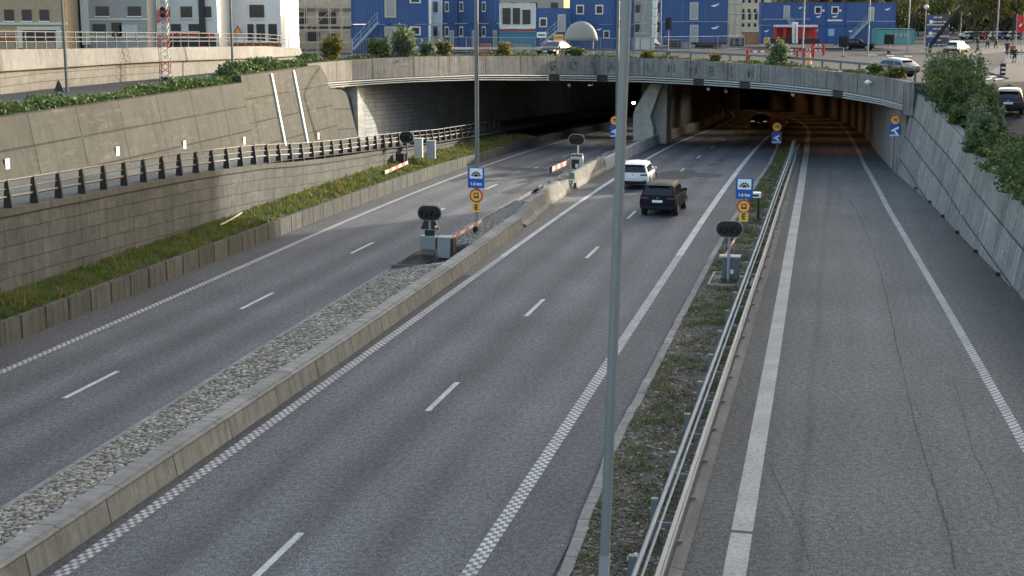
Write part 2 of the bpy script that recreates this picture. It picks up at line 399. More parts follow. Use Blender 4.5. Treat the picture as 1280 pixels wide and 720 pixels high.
for q in ([(797, 221), (840, 213), (905, 218), (898, 222), (868, 221), (858, 224), (800, 223)], [(836, 217), (862, 212), (870, 213.5), (858, 224), (838, 223)], [(860, 208), (866, 206.5), (869, 208), (862, 209.5)], [(884, 205.5), (893, 204.5), (896, 206.5), (886, 207)], [(897, 200), (903, 198.5), (906, 200.5), (899, 201.5)],
          [(607, 213), (622, 208), (640, 209), (690, 211), (680, 215), (640, 212), (620, 214)], [(615, 218), (636, 212), (648, 213), (630, 221)], [(640, 222), (700, 214), (702, 217), (650, 224)], [(625, 241), (648, 233), (700, 213), (706, 215), (660, 237), (640, 243)], [(684, 203), (706, 200), (712, 202), (690, 204.5)], [(560, 225), (600, 216), (604, 218), (566, 228)]):
    patch('bitumen_and_shadow_patch', q, A_PATCH)  # left carriageway patches also paint shadows onto the asphalt
def crack(pxs, w=.035):
    P = []
    for a, b in zip(pxs, pxs[1:]):
        n = max(3, int(abs(a[1] - b[1]) / 7))
        for i in range(n):
            k = i / n; p = at(lerp(a[0], b[0], k) + random.uniform(-1, 1), lerp(a[1], b[1], k)); p.z = prof(p.y) + .006; P.append(p)
    rows = [(p - Vector((w * random.uniform(.2, .9), 0, 0)), p + Vector((w * random.uniform(.2, .9), 0, 0))) for p in P]
    return struct(ribbon(rows).build('road_crack', A_PATCH))
crack([(1062, 247), (1075, 270), (1098, 330), (1112, 390), (1130, 470), (1146, 540), (1165, 600), (1185, 660), (1195, 720)])
crack([(1190, 470), (1205, 520), (1214, 560), (1240, 610), (1252, 650)], .015)
crack([(1142, 500), (1150, 520), (1172, 540)], .012)
crack([(960, 578), (1000, 660), (1015, 720)], .012)
for a, b in (((1100, 271), (1150, 273)), ((1148, 332), (1180, 337))): 
    P = [at(lerp(a[0], b[0], i / 8), lerp(a[1], b[1], i / 8) + random.uniform(-.6, .6), .006) for i in range(9)]
    struct(ribbon([(p - Vector((0, .03, 0)), p + Vector((0, .03, 0))) for p in P]).build('road_crack', A_PATCH))
# ================================================================== SETTING: upper ground
T_BW = [(-30, -31.6), (40, -32.4), (95, -32.7), (100, -32.8)]                 # foot of the far left wall
Z_UP = [(-30, 6.9), (42, 3.75), (54, 3.45), (66, 2.95), (78, 2.25), (96.5, 1.25), (115, .45), (150, -.9), (210, -3.6)]   # level of the upper ramp
Z_BT = [(-30, 5.9), (45, 5.95), (77, 6.2), (77.01, 6.58), (86, 6.68), (93, 6.75)]
BAT = .18
PORT = [(385, 80, 94), (412, 77.3, 97), (440, 75, 100), (480, 72.5, 102.4), (520, 71, 105), (560, 70.4, 108), (600, 70.3, 111), (650, 70, 114.6), (700, 70, 118), (750, 71, 120.6), (800, 72.5, 120.6), (835, 74, 119.6), (870, 76, 118), (915, 78.5, 114.6), (960, 81.5, 110.5), (1000, 85, 107), (1040, 89, 103), (1072, 92.5, 99.6), (1100, 96, 96.5), (1120, 99.5, 94), (1137, 103, 91.8)]
FT = [(385, 104.5), (440, 100.7), (500, 97), (600, 93), (700, 93.3), (800, 95.2), (870, 98.5), (960, 104), (1040, 112.3), (1100, 123), (1137, 133)]
FB = [(385, 113), (440, 108.3), (500, 103.6), (600, 101), (700, 101.5), (800, 103.5), (870, 106.8), (960, 112.5), (1040, 121), (1100, 131), (1137, 140)]
P_TOP = [pd(*q) for q in PORT]
P_FT = [pd(x, itp(FT, x), Y) for x, y, Y in PORT]
P_FB = [pd(x, itp(FB, x), Y) for x, y, Y in PORT]
def nrm2(P, i):                                  # horizontal direction away from the road at station i of a path that runs left to right
    a, b = P[max(0, i - 1)], P[min(len(P) - 1, i + 1)]; d = (b - a); return Vector((-d.y, d.x, 0)).normalized()
Z_RT = [(20, 1.2), (40, 2.3), (56.86, 3.08), (67, 3.61), (77.2, 4.19), (84.9, 4.54), (92.3, 5.0), (97, 5.15)]
def bw(s, h, off=0.):
    t = itp(T_BW, s); x, y = xy(s, t - BAT * (h - itp(Z_UP, s)) - off); return Vector((x, y, h))
def rw(s, h, off=0.):
    x, y = xy(s, itp(T_RW, s) + BAT * max(0, h) + off); return Vector((x, y, h))
LS = frange(-30, 30, 4) + frange(40, 76.9, 10) + [77.1, 80, 84, 88]
B = [(bw(s, itp(Z_BT, s), .25), 178) for s in LS]
n = len(P_TOP)
for i in range(1, n): B.append((P_TOP[i] + nrm2(P_TOP, i) * .3, 168 - 158 * i / (n - 1)))
for s in [92, 88, 84, 78, 70, 62, 54, 46, 38, 28, 18, 0, -30]: B.append((rw(s, max(.6, itp(Z_RT, s)), .2), 8 - (92 - s) * .08))
DD = [0, .7, 2, 4, 7, 12, 20, 35, 60, 90, 140, 220, 400, 900, 2600]
g = MB(); rows = []
for p, a in B:
    r = []
    for d in DD:
        X, Y = p.x + d * math.cos(R(a)), p.y + d * math.sin(R(a)); k = sstep(d, .3, 5); Z = lerp(p.z - .12, zs(X, Y), k)
        r.append((X, Y, Z))
    rows.append(g.add(r))
for a, b in zip(rows, rows[1:]):
    for j in range(len(DD) - 1): g.face([a + j, b + j, b + j + 1, a + j + 1])
struct(g.build('street_ground', A_STREET, smooth=True))
# upper ramp surface
US = frange(-30, 120, 40) + frange(130, 210, 8)
struct(ribbon([(Vector((*xy(s, itp(T_BW, s) - .3), itp(Z_UP, s))), Vector((*xy(s, -26.6 - .008 * max(0, s - 55)), itp(Z_UP, s)))) for s in US]).build('upper_ramp_road', A_UP))
# ================================================================== WALLS
def wall_from(path, sec, name, mat, label, cat='wall', **kw):
    o = path[0]; m = MB().sweep(path, sec)
    w = m.build(name, mat, origin=o, **kw); tag(w, label, cat); return w
S1 = frange(-30, 40, 10) + frange(42, 76.98, 14) + [77.02, 80, 84, 88, 91.5]
P1 = [bw(s, itp(Z_UP, s)) for s in S1]
fw = wall_from(P1, lambda i: [bw(S1[i], itp(Z_BT, S1[i])), bw(S1[i], min(itp(Z_UP, S1[i]) - .5, itp(Z_BT, S1[i]) - .3)), bw(S1[i], min(itp(Z_UP, S1[i]) - .5, itp(Z_BT, S1[i]) - .3), 1.2), bw(S1[i], itp(Z_BT, S1[i]), .45)], 'panel_retaining_wall', C_WALL,
      'tall leaning wall of concrete panels along the raised ramp, two white strips on it')
def child(o, par): o.parent = par; o.location = o.location - par.location; return o
for px, s in ((339, 81.6), (371, 85.4)):
    a, b = bw(s, itp(Z_UP, s) + .15, -.05), bw(s, itp(Z_BT, s) - .12, -.05)
    child(MB().beam(a, b, .2, .1).build('white_strip', WHITE, origin=a), fw)
for s, z in ((51.6, .62), (60.8, .62), (67.9, .62), (75.6, .62), (87.6, .55)):
    p = bw(s, itp(Z_UP, s) + z, -.03)
    pl = child(MB().box(p, (.03, .3, .42), -PSI).build('number_plate', WHITE, origin=p), fw)
    MB().box((.02, -.02, -.02), (.008, .1, .14), -PSI).build('plate_mark', GREYBOX, pl)
# curved end of that wall, under the portal edge
e0 = bw(91.5, itp(Z_UP, 91.5)); 
S1b = frange(91.5, 97.5, 8)
def endtop(s): return lerp(itp(P := [(91.5, P_FB[0].z + .1), (97.5, P_FB[0].z - .35)], s), itp(Z_UP, s) + .4, max(0, (s - 94.5) / 3) ** 1.6)
P1b = [bw(s, itp(Z_UP, s)) for s in S1b]
wall_from(P1b, lambda i: [bw(S1b[i], itp(Z_UP, S1b[i]) - .5), bw(S1b[i], endtop(S1b[i])), bw(S1b[i], endtop(S1b[i]), .45), bw(S1b[i], itp(Z_UP, S1b[i]) - .5, 1.2)], 'wing_wall', C_WALL,
      'short leaning concrete wing wall curving down below the left end of the tunnel portal')
# inner stone wall with coping
T_IW = [(-30, -26.0), (30, -26.3), (60, -26.6), (85, -27.1), (100, -27.3), (118, -27.5)]
Z_IW = [(-30, 5.6), (41, 3.57), (48.6, 3.38), (55, 3.2), (63, 2.85), (69.5, 2.36), (75.5, 2.02), (86.7, 1.5), (96.5, .95), (118, .1)]
S2 = frange(-30, 30, 4) + frange(35, 118, 20)
def iw(s, h, off=0.): return Vector((*xy(s, itp(T_IW, s) - off), h))
P2 = [iw(s, 0) for s in S2]
sw = thing('stone_retaining_wall', 'inner retaining wall of rough stone blocks between the grass verge and the raised ramp', 'wall', P2[0])
child(MB().sweep(P2, lambda i: [iw(S2[i], itp(Z_IW, S2[i])), iw(S2[i], -1.5), iw(S2[i], -1.5, .5), iw(S2[i], itp(Z_IW, S2[i]), .5)]).build('stone_face', C_STONE, origin=P2[0]), sw).parent = sw
child(MB().sweep(P2, lambda i: [iw(S2[i], itp(Z_IW, S2[i]) + .003, -.07), iw(S2[i], itp(Z_IW, S2[i]) + .24, -.07), iw(S2[i], itp(Z_IW, S2[i]) + .24, .56), iw(S2[i], itp(Z_IW, S2[i]) + .003, .56)]).build('coping', C_COPE, origin=P2[0]), sw)
# ramp railing
rl = thing('ramp_railing', 'dark steel post and rail parapet railing on the coping of the stone wall', 'railing', iw(30, itp(Z_IW, 30) + .24, .15))
def zc(s): return itp(Z_IW, s) + .24
k = 0; s = 38.8
while s < 118:
    a = iw(s, zc(s), .16); b = iw(s, zc(s) + .92, .16); q = Vector((UX, UY, 0)); o = Vector((UY, -UX, 0))
    m = MB(); w0, w1 = .16, .06
    i = m.add([a - o * w0 - q * .05, a + o * w0 - q * .05, b + o * w1 - q * .05, b - o * w1 - q * .05, a - o * w0 + q * .05, a + o * w0 + q * .05, b + o * w1 + q * .05, b - o * w1 + q * .05])
    for fq in ((0, 1, 2, 3), (7, 6, 5, 4), (0, 4, 5, 1), (1, 5, 6, 2), (2, 6, 7, 3), (3, 7, 4, 0)): m.face([i + z for z in fq])
    child(m.build('post', RUST, origin=a), rl); s += 1.62
for dz, r in ((.9, .034), (.62, .026), (.36, .05)):
    pts = [iw(s, zc(s) + dz, .16) for s in frange(28, 118, 30)]
    child(MB().tube(pts, r, 6).build('rail', RAILM, origin=pts[0]), rl)
# concrete edge wall of the verge
T_KW = [(-30, -24.7), (40, -24.86), (100, -25.), (160, -25.4), (210, -26.5), (300, -40)]
S3 = frange(-30, 40, 5) + frange(45, 210, 30)
def kwp(s, h, off=0.):
    x, y = xy(s, itp(T_KW, s) - off); return Vector((x, y, prof(y) + h))
def kh(s): return .74 - .12 * sstep(s, 85, 105)
P3 = [kwp(s, 0) for s in S3]
wall_from(P3, lambda i: [kwp(S3[i], -.3), kwp(S3[i], kh(S3[i])), kwp(S3[i], kh(S3[i]), .22), kwp(S3[i], -.3, .22)], 'concrete_edge_wall', C_KERB, 'low stained concrete edge wall holding the grass verge beside the left road', bevel=.015)
# verge
vg = MB()
rows = [(kwp(s, kh(s) - .08, .21), lerp(kwp(s, kh(s) - .0, .21), iw(s, kwp(s, kh(s) + .15).z + .0), .5) + Vector((0, 0, .1)), iw(s, kwp(s, kh(s) + .28).z)) for s in S3 if s <= 125]
for a, b in zip(rows, rows[1:]):
    vg.poly([a[1], a[0], b[0], b[1]]); vg.poly([a[2], a[1], b[1], b[2]])
struct(vg.build('verge_soil', EARTH, smooth=True))
# right retaining wall
S4 = frange(0, 97, 24)
P4 = [rw(s, 0) for s in S4]
rwall = thing('leaning_retaining_wall', 'tall grey concrete wall streaked by rain along the ramp, shrubs above it', 'wall', P4[0])
child(MB().sweep(P4, lambda i: [rw(S4[i], max(.6, itp(Z_RT, S4[i]))), rw(S4[i], -.3), rw(S4[i], -.3, 1.5), rw(S4[i], max(.6, itp(Z_RT, S4[i])), .4)]).build('panel_face', C_RIGHT, origin=P4[0]), rwall)
for s in (58, 63.5, 69, 74.5, 80, 86):
    p = rw(s, .95, -.04); child(MB().tube([p, p + Vector((-.05, 0, 0))], .065, 10).build('reflector', BEIGE, origin=p), rwall)
    p = rw(s, .08, -.06); child(MB().box(p, (.14, .3, .1), -PSI).build('drain_outlet', BLACK, origin=p), rwall)
# ================================================================== TUNNEL PORTAL
NP = len(P_TOP)
por = thing('tunnel_portal', 'wide curved concrete tunnel portal with raised letters and white louvre strips along its edge', 'tunnel portal', (P_FB[10].x, P_FB[10].y, prof(120)))
def pc(o): return child(o, por)
og = Vector(por.location)
def poff(P, i, d): return P[i] + nrm2(P, i) * d
pc(MB().sweep(P_TOP, lambda i: [poff(P_FT, i, 0) - Vector((0, 0, 0)), P_TOP[i] + nrm2(P_TOP, i) * .05, P_TOP[i] + nrm2(P_TOP, i) * .5, poff(P_FT, i, .5)]).build('parapet_beam', C_PORTAL, origin=og))
# louvre strips between dark recesses
L = [0]
for i in range(1, NP): L.append(L[-1] + (P_FT[i] - P_FT[i - 1]).length)
def along(P, d):
    for i in range(1, NP):
        if L[i] >= d or i == NP - 1:
            k = (d - L[i - 1]) / (L[i] - L[i - 1]); return P[i - 1].lerp(P[i], k), nrm2(P, i - 1).lerp(nrm2(P, i), k).normalized()
def dist_at(px):
    xs = [q[0] for q in PORT]
    for i in range(1, NP):
        if xs[i] >= px: return L[i - 1] + (L[i] - L[i - 1]) * (px - xs[i - 1]) / (xs[i] - xs[i - 1])
gaps = [(685, 699), (745.5, 759.5), (867, 881), (925, 939), (1041, 1055)]
runs = []; x0 = 397
for a, b in gaps: runs.append((x0, a)); x0 = b
runs.append((x0, 1130))
LOUV = M((.4, .395, .365), .5, var=.12, name='louvre strip')
for a, b in runs:
    da, db = dist_at(a), dist_at(b); st_ = frange(da, db, max(2, int((db - da) / 1.5)))
    sf = None
    for j in range(3):
        def sec(i, j=j):
            t_, nn = along(P_FT, st_[i]); b_, _ = along(P_FB, st_[i]); h = (t_ - b_)
            u0, u1 = t_ - h * (j / 3 + .03), t_ - h * ((j + 1) / 3 - .13)
            return [u0 - nn * .02, u0 + nn * .1, u1 + nn * .1, u1 - nn * .12]
        path = [along(P_FT, d)[0] for d in st_]
        pc(MB().sweep(path, sec).build('louvre_strip', LOUV, origin=path[0]))
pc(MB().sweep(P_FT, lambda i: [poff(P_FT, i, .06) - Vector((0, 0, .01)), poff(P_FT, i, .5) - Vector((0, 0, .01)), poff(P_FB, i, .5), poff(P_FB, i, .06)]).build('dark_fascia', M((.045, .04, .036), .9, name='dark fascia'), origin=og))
LETTER = M((.165, .162, .15), .9, var=.3, scale=3, name='shade darkened letter concrete')  # darker than the parapet, relief shading put into the letter colour
for ch, px in zip('GÖTATUNNELN', (692, 717, 742, 764, 788, 812, 839, 866, 889, 915, 939)):
    d = dist_at(px); a, nn = along(P_FT, d); b, _ = along(P_TOP, d); c = a.lerp(b, .5) - nn * .03
    tx = text(ch, 1.05, LETTER, None, c, (math.pi / 2, 0, math.atan2(nn.y, nn.x) - math.pi / 2), 'raised_letter', .05); pc(tx)
# deck underside following the road into the hill
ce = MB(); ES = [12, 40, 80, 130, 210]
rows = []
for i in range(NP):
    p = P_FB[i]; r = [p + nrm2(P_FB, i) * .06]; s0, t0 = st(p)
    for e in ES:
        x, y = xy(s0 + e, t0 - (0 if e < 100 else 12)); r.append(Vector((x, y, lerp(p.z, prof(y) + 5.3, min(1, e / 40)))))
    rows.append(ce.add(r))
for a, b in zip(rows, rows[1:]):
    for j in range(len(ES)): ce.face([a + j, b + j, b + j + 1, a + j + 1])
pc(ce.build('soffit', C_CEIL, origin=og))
# end block where the parapet meets the right wall
eb_ = P_TOP[-1] + Vector((.42, .42, 0)); pc(MB().box(Vector((eb_.x, eb_.y, (P_FB[-1].z + P_TOP[-1].z) / 2 - .15)), (.9, .95, P_TOP[-1].z - P_FB[-1].z + .2), .5).build('end_block', C_PORTAL, origin=P_FB[-1]))
# wall-end column at the left mouth
c0 = Vector((*xy(95.6, -33.0), itp(Z_UP, 95.6) - .3))
pc(MB().sweep([c0, c0 + Vector((0, 0, 4.6))], lambda i: [Vector((*xy(95.6 + a, -32.75 + b), c0.z + i * (P_FB[2].z - c0.z + .1))) for a, b in ((0, -.95), (0, 0), (1.6, .05), (1.6, -.95))]).build('end_column', C_PIER, origin=og))
# tunnel walls as things
def tunnel_wall(name, T, s0, s1, n, zb, th, mat, label, ht=5.6):
    S = frange(s0, s1, n)
    def p(s, dz, o): 
        x, y = xy(s, itp(T, s) + o); return Vector((x, y, (zb(s) if zb else prof(y) - .2) if dz == 0 else prof(y) + ht))
    path = [p(s, 0, 0) for s in S]
    return wall_from(path, lambda i: [p(S[i], 0, 0), p(S[i], 1, 0), p(S[i], 1, th), p(S[i], 0, th)], name, mat, label)
tunnel_wall('tunnel_side_wall', [(97, -32.7), (200, -33.2), (240, -36), (300, -48)], 97, 300, 40, lambda s: itp(Z_UP, s) - .4, -.5, C_TILE, 'pale panelled side wall inside the left tunnel mouth, behind the dark railing')
tunnel_wall('tunnel_dividing_wall', T_MIDL, 127.5, 330, 40, None, 1.7, C_DARK, 'sooty dividing wall between the two tunnel tubes, behind the bent pier')
tunnel_wall('tunnel_side_wall', T_RW, 97, 330, 46, None, .5, C_DARK2, 'bare concrete side wall inside the right tunnel mouth, beside the curving ramp')
ew = MB(); e0_, e1_ = rp(262, -62), rp(262, -17.5); ew.poly([e0_, e1_, e1_ + Vector((0, 0, 7)), e0_ + Vector((0, 0, 7))]); ew.poly([p_ + Vector((.1, .4, 0)) for p_ in (e0_, e1_, e1_ + Vector((0, 0, 7)), e0_ + Vector((0, 0, 7)))])
ewl = MB().beam(e0_ + Vector((0, 0, 3)), e1_ + Vector((0, 0, 3)), .4, 8).build('tunnel_cross_wall', C_DARK, origin=e0_); tag(ewl, 'dark wall closing the view deep inside the left tunnel', 'wall')
pier = thing('portal_pier', 'bent concrete pier carrying the middle of the tunnel portal', 'pier', rp(125, -16.5))
zt = P_FB[10].z + .1; zb = prof(122) - .2
nose = [(-1.25, zb), (1.3, zb), (1.3, zt), (.35, zt)]
pm = MB()
secs = []
for (dy, tl, tr, z) in ():
    pass
# the pier leans: its left face is vertical to half height, then slopes to the right
def pl(ss, t, z): return Vector((*xy(ss, t), z))
prof_l = [(-17.2, zb), (-17.25, zb + 2.7), (-17.05, zb + 3.3), (-15.65, zt), (-14.7, zt), (-15.75, zb + 2.5), (-15.45, zb + 1.6), (-15.4, zb)]
pm.prism(prof_l, lambda t, z: pl(122.7, t, z), lambda t, z: pl(128.2, t, z))
child(pm.build('bent_arm', C_PALE2, origin=Vector(pier.location), bevel=.12), pier)
child(MB().prism([(-16.6, zb), (-15.2, zt - .01), (-14.56, zt - .01), (-14.56, zb)], lambda t, z: pl(124.6, t, z), lambda t, z: pl(128.6, t, z)).build('pier_shaft', C_PIER, origin=Vector(pier.location)), pier)
child(MB().box(pl(126, -14.68, (zb + zt) / 2), (.22, .5, zt - zb - .3), -PSI).build('corner_strip', C_PALE, origin=Vector(pier.location)), pier)
# ================================================================== MEDIAN between the carriageways
T_ME = [(-20, -13.85), (27, -13.98), (40, -14.0), (53, -14.15), (66, -14.5), (75, -14.9), (100, -15.05)]
T_MK = [(-20, -16.2), (25.3, -16.5), (40, -16.95), (55, -17.28), (66, -17.15), (126, -17.25)]
def med(s, dt, h, T=T_ME):
    x, y = xy(s, itp(T, s) + dt); return Vector((x, y, prof(y) + h))
S5 = frange(-20, 66.3, 26)
P5 = [med(s, 0, 0) for s in S5]
mbar = thing('median_barrier', 'low concrete median barrier with a flat grooved cap beside the cobbled strip', 'barrier', P5[0])
def hb(s): return .58
child(MB().sweep(P5, lambda i: [med(S5[i], .03, -.1), med(S5[i], -.08, hb(S5[i]) - .09), med(S5[i], -.5, hb(S5[i]) - .09), med(S5[i], -.5, -.1)]).build('barrier_wall', C_BARRIER, origin=P5[0]), mbar)
child(MB().sweep(P5, lambda i: [med(S5[i], -.05, hb(S5[i]) - .088), med(S5[i], -.055, hb(S5[i]) - .05), med(S5[i], -.17, hb(S5[i]) - .045), med(S5[i], -.175, hb(S5[i])), med(S5[i], -.56, hb(S5[i])), med(S5[i], -.56, hb(S5[i]) - .088)]).build('cap', C_CAP, origin=P5[0]), mbar)
S6 = frange(-20, 126, 36); P6 = [med(s, 0, 0, T_MK) for s in S6]
wall_from(P6, lambda i: [med(S6[i], -.0, -.1, T_MK), med(S6[i], .02, .12, T_MK), med(S6[i], .17, .12, T_MK), med(S6[i], .17, -.1, T_MK)], 'median_kerb', GRANITE, 'granite kerb on the left edge of the median strip', 'kerb', bevel=.015)
# bed under the stones
bed = ribbon([(med(s, .15, .1, T_MK), med(s, -.5, .53 - .12 * sstep(s, 60, 66))) for s in frange(-20, 53.5, 20)]); struct(bed.build('median_bed', GRAVEL))
def stones(name, s0, s1, ta, tb, za, zb, size, mat, label_kind='stuff', jit=.35, seed=3, flat=1.):
    rnd = random.Random(seed); m = MB(); s = s0; row = 0
    while s < s1:
        t0, t1 = ta(s), tb(s); w = t1 - t0; nn = int(w / (size * 1.0)); off = rnd.random() * .5
        for j in range(nn):
            fx = (j + .5 + (off - .25) * .8 + rnd.uniform(-jit, jit) * .5) / nn
            if not .02 < fx < .985: continue
            c = Vector((*xy(s + rnd.uniform(-jit, jit) * size * .7, t0 + w * fx), 0)); c.z = prof(c.y) + lerp(za, zb, fx) + rnd.uniform(-.02, .02)
            a = size * rnd.uniform(.42, .66); b = size * rnd.uniform(.46, .9); hh = size * rnd.uniform(.3, .5) * flat; ang = rnd.uniform(-.7, .7) - PSI; kk = 7
            ph = rnd.random() * 6; rr = [rnd.uniform(.78, 1.12) for _ in range(kk)]
            lo = []; hi = []
            for q in range(kk):
                an = ph + 2 * math.pi * q / kk; dx, dy = a * rr[q] * math.cos(an), b * rr[q] * math.sin(an)
                ex, ey = dx * math.cos(ang) - dy * math.sin(ang), dx * math.sin(ang) + dy * math.cos(ang)
                lo.append(c + Vector((ex, ey, -.06))); hi.append(c + Vector((ex * .72, ey * .72, hh * rnd.uniform(.6, .9))))
            i = m.add(lo + hi + [c + Vector((0, 0, hh))])
            for q in range(kk):
                q2 = (q + 1) % kk; m.face([i + q, i + q2, i + kk + q2, i + kk + q]); m.face([i + kk + q, i + kk + q2, i + 2 * kk])
        s += size * 1.12; row += 1
    return struct(m.build(name, mat, fix=False, smooth=False), label_kind)
def leafvar_stone():
    n = NT('cobble stone'); g = n.n('ShaderNodeNewGeometry'); r = g.outputs['Random Per Island']; tc = n.n('ShaderNodeTexCoord').outputs['Object']
    c = n.ramp(r, [(0, (.15, .135, .108)), (.35, (.225, .2, .16)), (.7, (.29, .262, .213)), (1, (.4, .37, .305))])
    c = n.mix(1.0, c, n.ramp(n.noise(tc, 22, 3), [(.3, .75), (.7, 1.15)]), 'MULTIPLY')
    return fin(n, c, .85, 0, .3)
STONES = leafvar_stone()
struct(ribbon([(med(s, .15, .1, T_MK), med(s, -.5, .5 - .12 * sstep(s, 60, 66))) for s in frange(58.5, 66.5, 4)]).build('median_bed', GRAVEL))
stones('cobblestones', 16, 53.3, lambda s: itp(T_MK, s) + .17, lambda s: itp(T_ME, s) - .56, .1, .53, .145, STONES, flat=.6)
stones('rubble_gravel', 58.5, 66.2, lambda s: itp(T_MK, s) + .2, lambda s: itp(T_ME, s) - .56, .12, .46, .11, STONES, seed=5)
struct(ribbon([(med(s, .17, .2, T_MK), med(s, -.3, .32)) for s in frange(80.5, 126, 10)]).build('median_bed', GRAVEL))
stones('rubble_stones', 80.8, 122, lambda s: itp(T_MK, s) + .25, lambda s: itp(T_ME, s) - .4, .2, .34, .3, STONES, jit=.5, seed=9)
C_JERSEY_SHADE = concrete('shaded cast concrete', (.2, .2, .19), None, .4, .3)  # same barrier concrete with shade put into a greyer colour
struct(ribbon([(med(s, -.1, .01), rp(s, -13.72, .008)) for s in frange(53.4, 82, 20)]).build('gravel_gutter', GRAVEL))
# jersey barriers
def jersey(s0, s1, h, label, w=.62, h0=None, mat=C_JERSEY_SUN, name='jersey_barrier', dt=-.3):
    loc = rp((s0 + s1) / 2, itp(T_ME, (s0 + s1) / 2) + dt); ln = s1 - s0 - .03; h0 = h if h0 is None else h0
    m = MB(); secf = lambda y, hh: [(-w / 2, y, -.03), (-w / 2, y, .1), (-w * .3, y, .1 + hh * .22), (-w * .2, y, hh), (w * .2, y, hh), (w * .3, y, .1 + hh * .22), (w / 2, y, .1), (w / 2, y, -.03)]
    ys = frange(-ln / 2, ln / 2, 8); m.sweep([(0, y, 0) for y in ys], lambda i: secf(ys[i], lerp(h0, h, i / 8)))
    sl_ = math.atan2(rp(s1, -15).z - rp(s0, -15).z, s1 - s0)
    o = m.build(name, mat, bevel=.02); o.location = loc; o.rotation_euler = (sl_, 0, -PSI); tag(o, label, 'barrier'); return o
jersey(66.4, 69.2, .86, 'sloping grey concrete ramp block starting the row of median barriers', 1.0, .5, C_JERSEY_SHADE, 'barrier_ramp_block')
jersey(69.2, 73.2, .88, 'shaded grey concrete barrier segment next to the sloping block', .9, None, C_JERSEY_SHADE)
jersey(73.2, 78.6, .9, 'pale barrier segment with dark drips on its face, nearest of the pale ones', .7)
bk = jersey(78.6, 81, .72, 'lower pale concrete block between two longer barrier segments', .8)
jersey(83.2, 90.2, .92, 'long pale barrier segment just past the arched gap', .7)
jersey(90.2, 94.4, .92, 'last pale barrier segment before the tunnel kerb wall', .7)
gp = thing('arched_pipe_opening', 'dark arched opening between the concrete barrier segments', 'pipe end', rp(82.1, itp(T_ME, 82) - .25), -PSI)
am = MB(); arc = circle(0, .1, .55, 12, 0, math.pi); arc2 = circle(0, .1, .36, 12, 0, math.pi)[::-1]
am.prism(arc + arc2, lambda a, z: (-.25, a * 1.6, z), lambda a, z: (.3, a * 1.6, z)); am.build('arch', C_JERSEY_SUN, gp)
MB().box((-.1, 0, .25), (.1, 1.3, .5)).build('dark_infill', BLACK, gp)
S7 = frange(94.4, 300, 40)
def mk2(s, dt, h):
    t = itp(T_ME, s) if s < 110 else lerp(itp(T_ME, 110), itp(T_ML, s) - 1.4, sstep(s, 110, 130)); return rp(s, t + dt, h)
P7 = [mk2(s, 0, 0) for s in S7]
wall_from(P7, lambda i: [mk2(S7[i], .05, -.1), mk2(S7[i], -.08, .78), mk2(S7[i], -.34, .78), mk2(S7[i], -.4, -.1)], 'tunnel_kerb_wall', C_PIER, 'knee high concrete kerb wall running along the dividing wall into the right tunnel', 'barrier')
struct(ribbon([(rp(s, -17.3, .32), rp(s, -15.3, .34)) for s in frange(121, 133, 4)]).build('pier_plinth', C_PIER))
# cable pits
def pit(s0, s1, t0, t1, label):
    c = rp((s0 + s1) / 2, (t0 + t1) / 2); th_ = thing('cable_pit', label, 'cable pit', c, -PSI); w, l = t1 - t0, s1 - s0
    m = MB()
    hf = .3 if w > 2 else .14
    for x in (-w / 2, w / 2): m.box((x, 0, hf / 2 - .05), (.1, l + .1, hf + .1))
    for y in (-l / 2, l / 2): m.box((0, y, hf / 2 - .045), (w - .11, .1, hf + .09))
    m.build('concrete_frame', M((.1, .1, .092) if w > 2 else (.26, .255, .235), .8, name='dirty frame'), th_, bevel=.01)
    MB().box((0, 0, .0), (w - .1, l - .1, .16)).build('pit_floor', BLACK, th_)
    g_ = MB()
    for k in range(7): g_.box((-w / 2 + .12 + (w / 2 - .1) * k / 7, -.1, hf - .1), (.05, l - .4, .03))
    g_.build('grating', RUST, th_)
    return th_
pit(53.5, 58.4, -17.0, -14.75, 'open cable pit with a pale frame between cobbles and gravel in the median')
pit(53.0, 55.6, -4.5, -2.95, 'open cable pit with a pale concrete frame in the grass strip beside the ramp')
pit(86.6, 89.6, -16.9, -15.6, 'small open cable pit at the end of the rubble stones')
# ================================================================== strip between main road and ramp
T_KM = [(-20, -4.55), (24.4, -4.66), (32, -4.98), (64, -5.04), (102, -4.72), (125, -5.0), (150, -5.2)]
S8 = frange(-20, 18, 6) + frange(18.8, 60, 60) + frange(62, 128, 30); kj = random.Random(4); KJ = [kj.uniform(-.028, .028) for _ in S8]
def km(s, dt, h): x, y = xy(s, itp(T_KM, s) + dt); return Vector((x, y, prof(y) + h))
wall_from([km(s, 0, 0) for s in S8], lambda i: [km(S8[i], KJ[i], -.1), km(S8[i], KJ[i] + .02, .11 + KJ[i] * .4), km(S8[i], .24 + KJ[i], .11 - KJ[i] * .4), km(S8[i], .24, -.1)], 'worn_kerb', GRANITE, 'worn broken granite kerb along the weedy strip beside the ramp', 'kerb')
T_GR = [(-20, -2.95), (60, -2.93), (100, -3.05), (128, -3.35)]
struct(ribbon([(km(s, .22, .06), rp(s, itp(T_GR, s) + .25, .06)) for s in frange(-20, 128, 40)]).build('strip_soil', M((.1, .088, .065), .95, var=.6, scale=6, bump=1., name='weedy soil')))
struct(ribbon([(rp(s, itp(T_GR, s) + .24, .075), rp(s, itp(T_GR, s) + .5, .02)) for s in frange(-20, 118, 40)]).build('gutter_strip', concrete('gutter concrete', (.14, .138, .128), (1, 9), .3, .3)))
gr = thing('guard_rail', 'galvanised guard rail with two tube rails and a beam between ramp and grass strip', 'guard rail', rp(20, itp(T_GR, 20)))
def gp_(s, dt, h): return rp(s, itp(T_GR, s) + dt, h)
SG = frange(12, 116, 52)
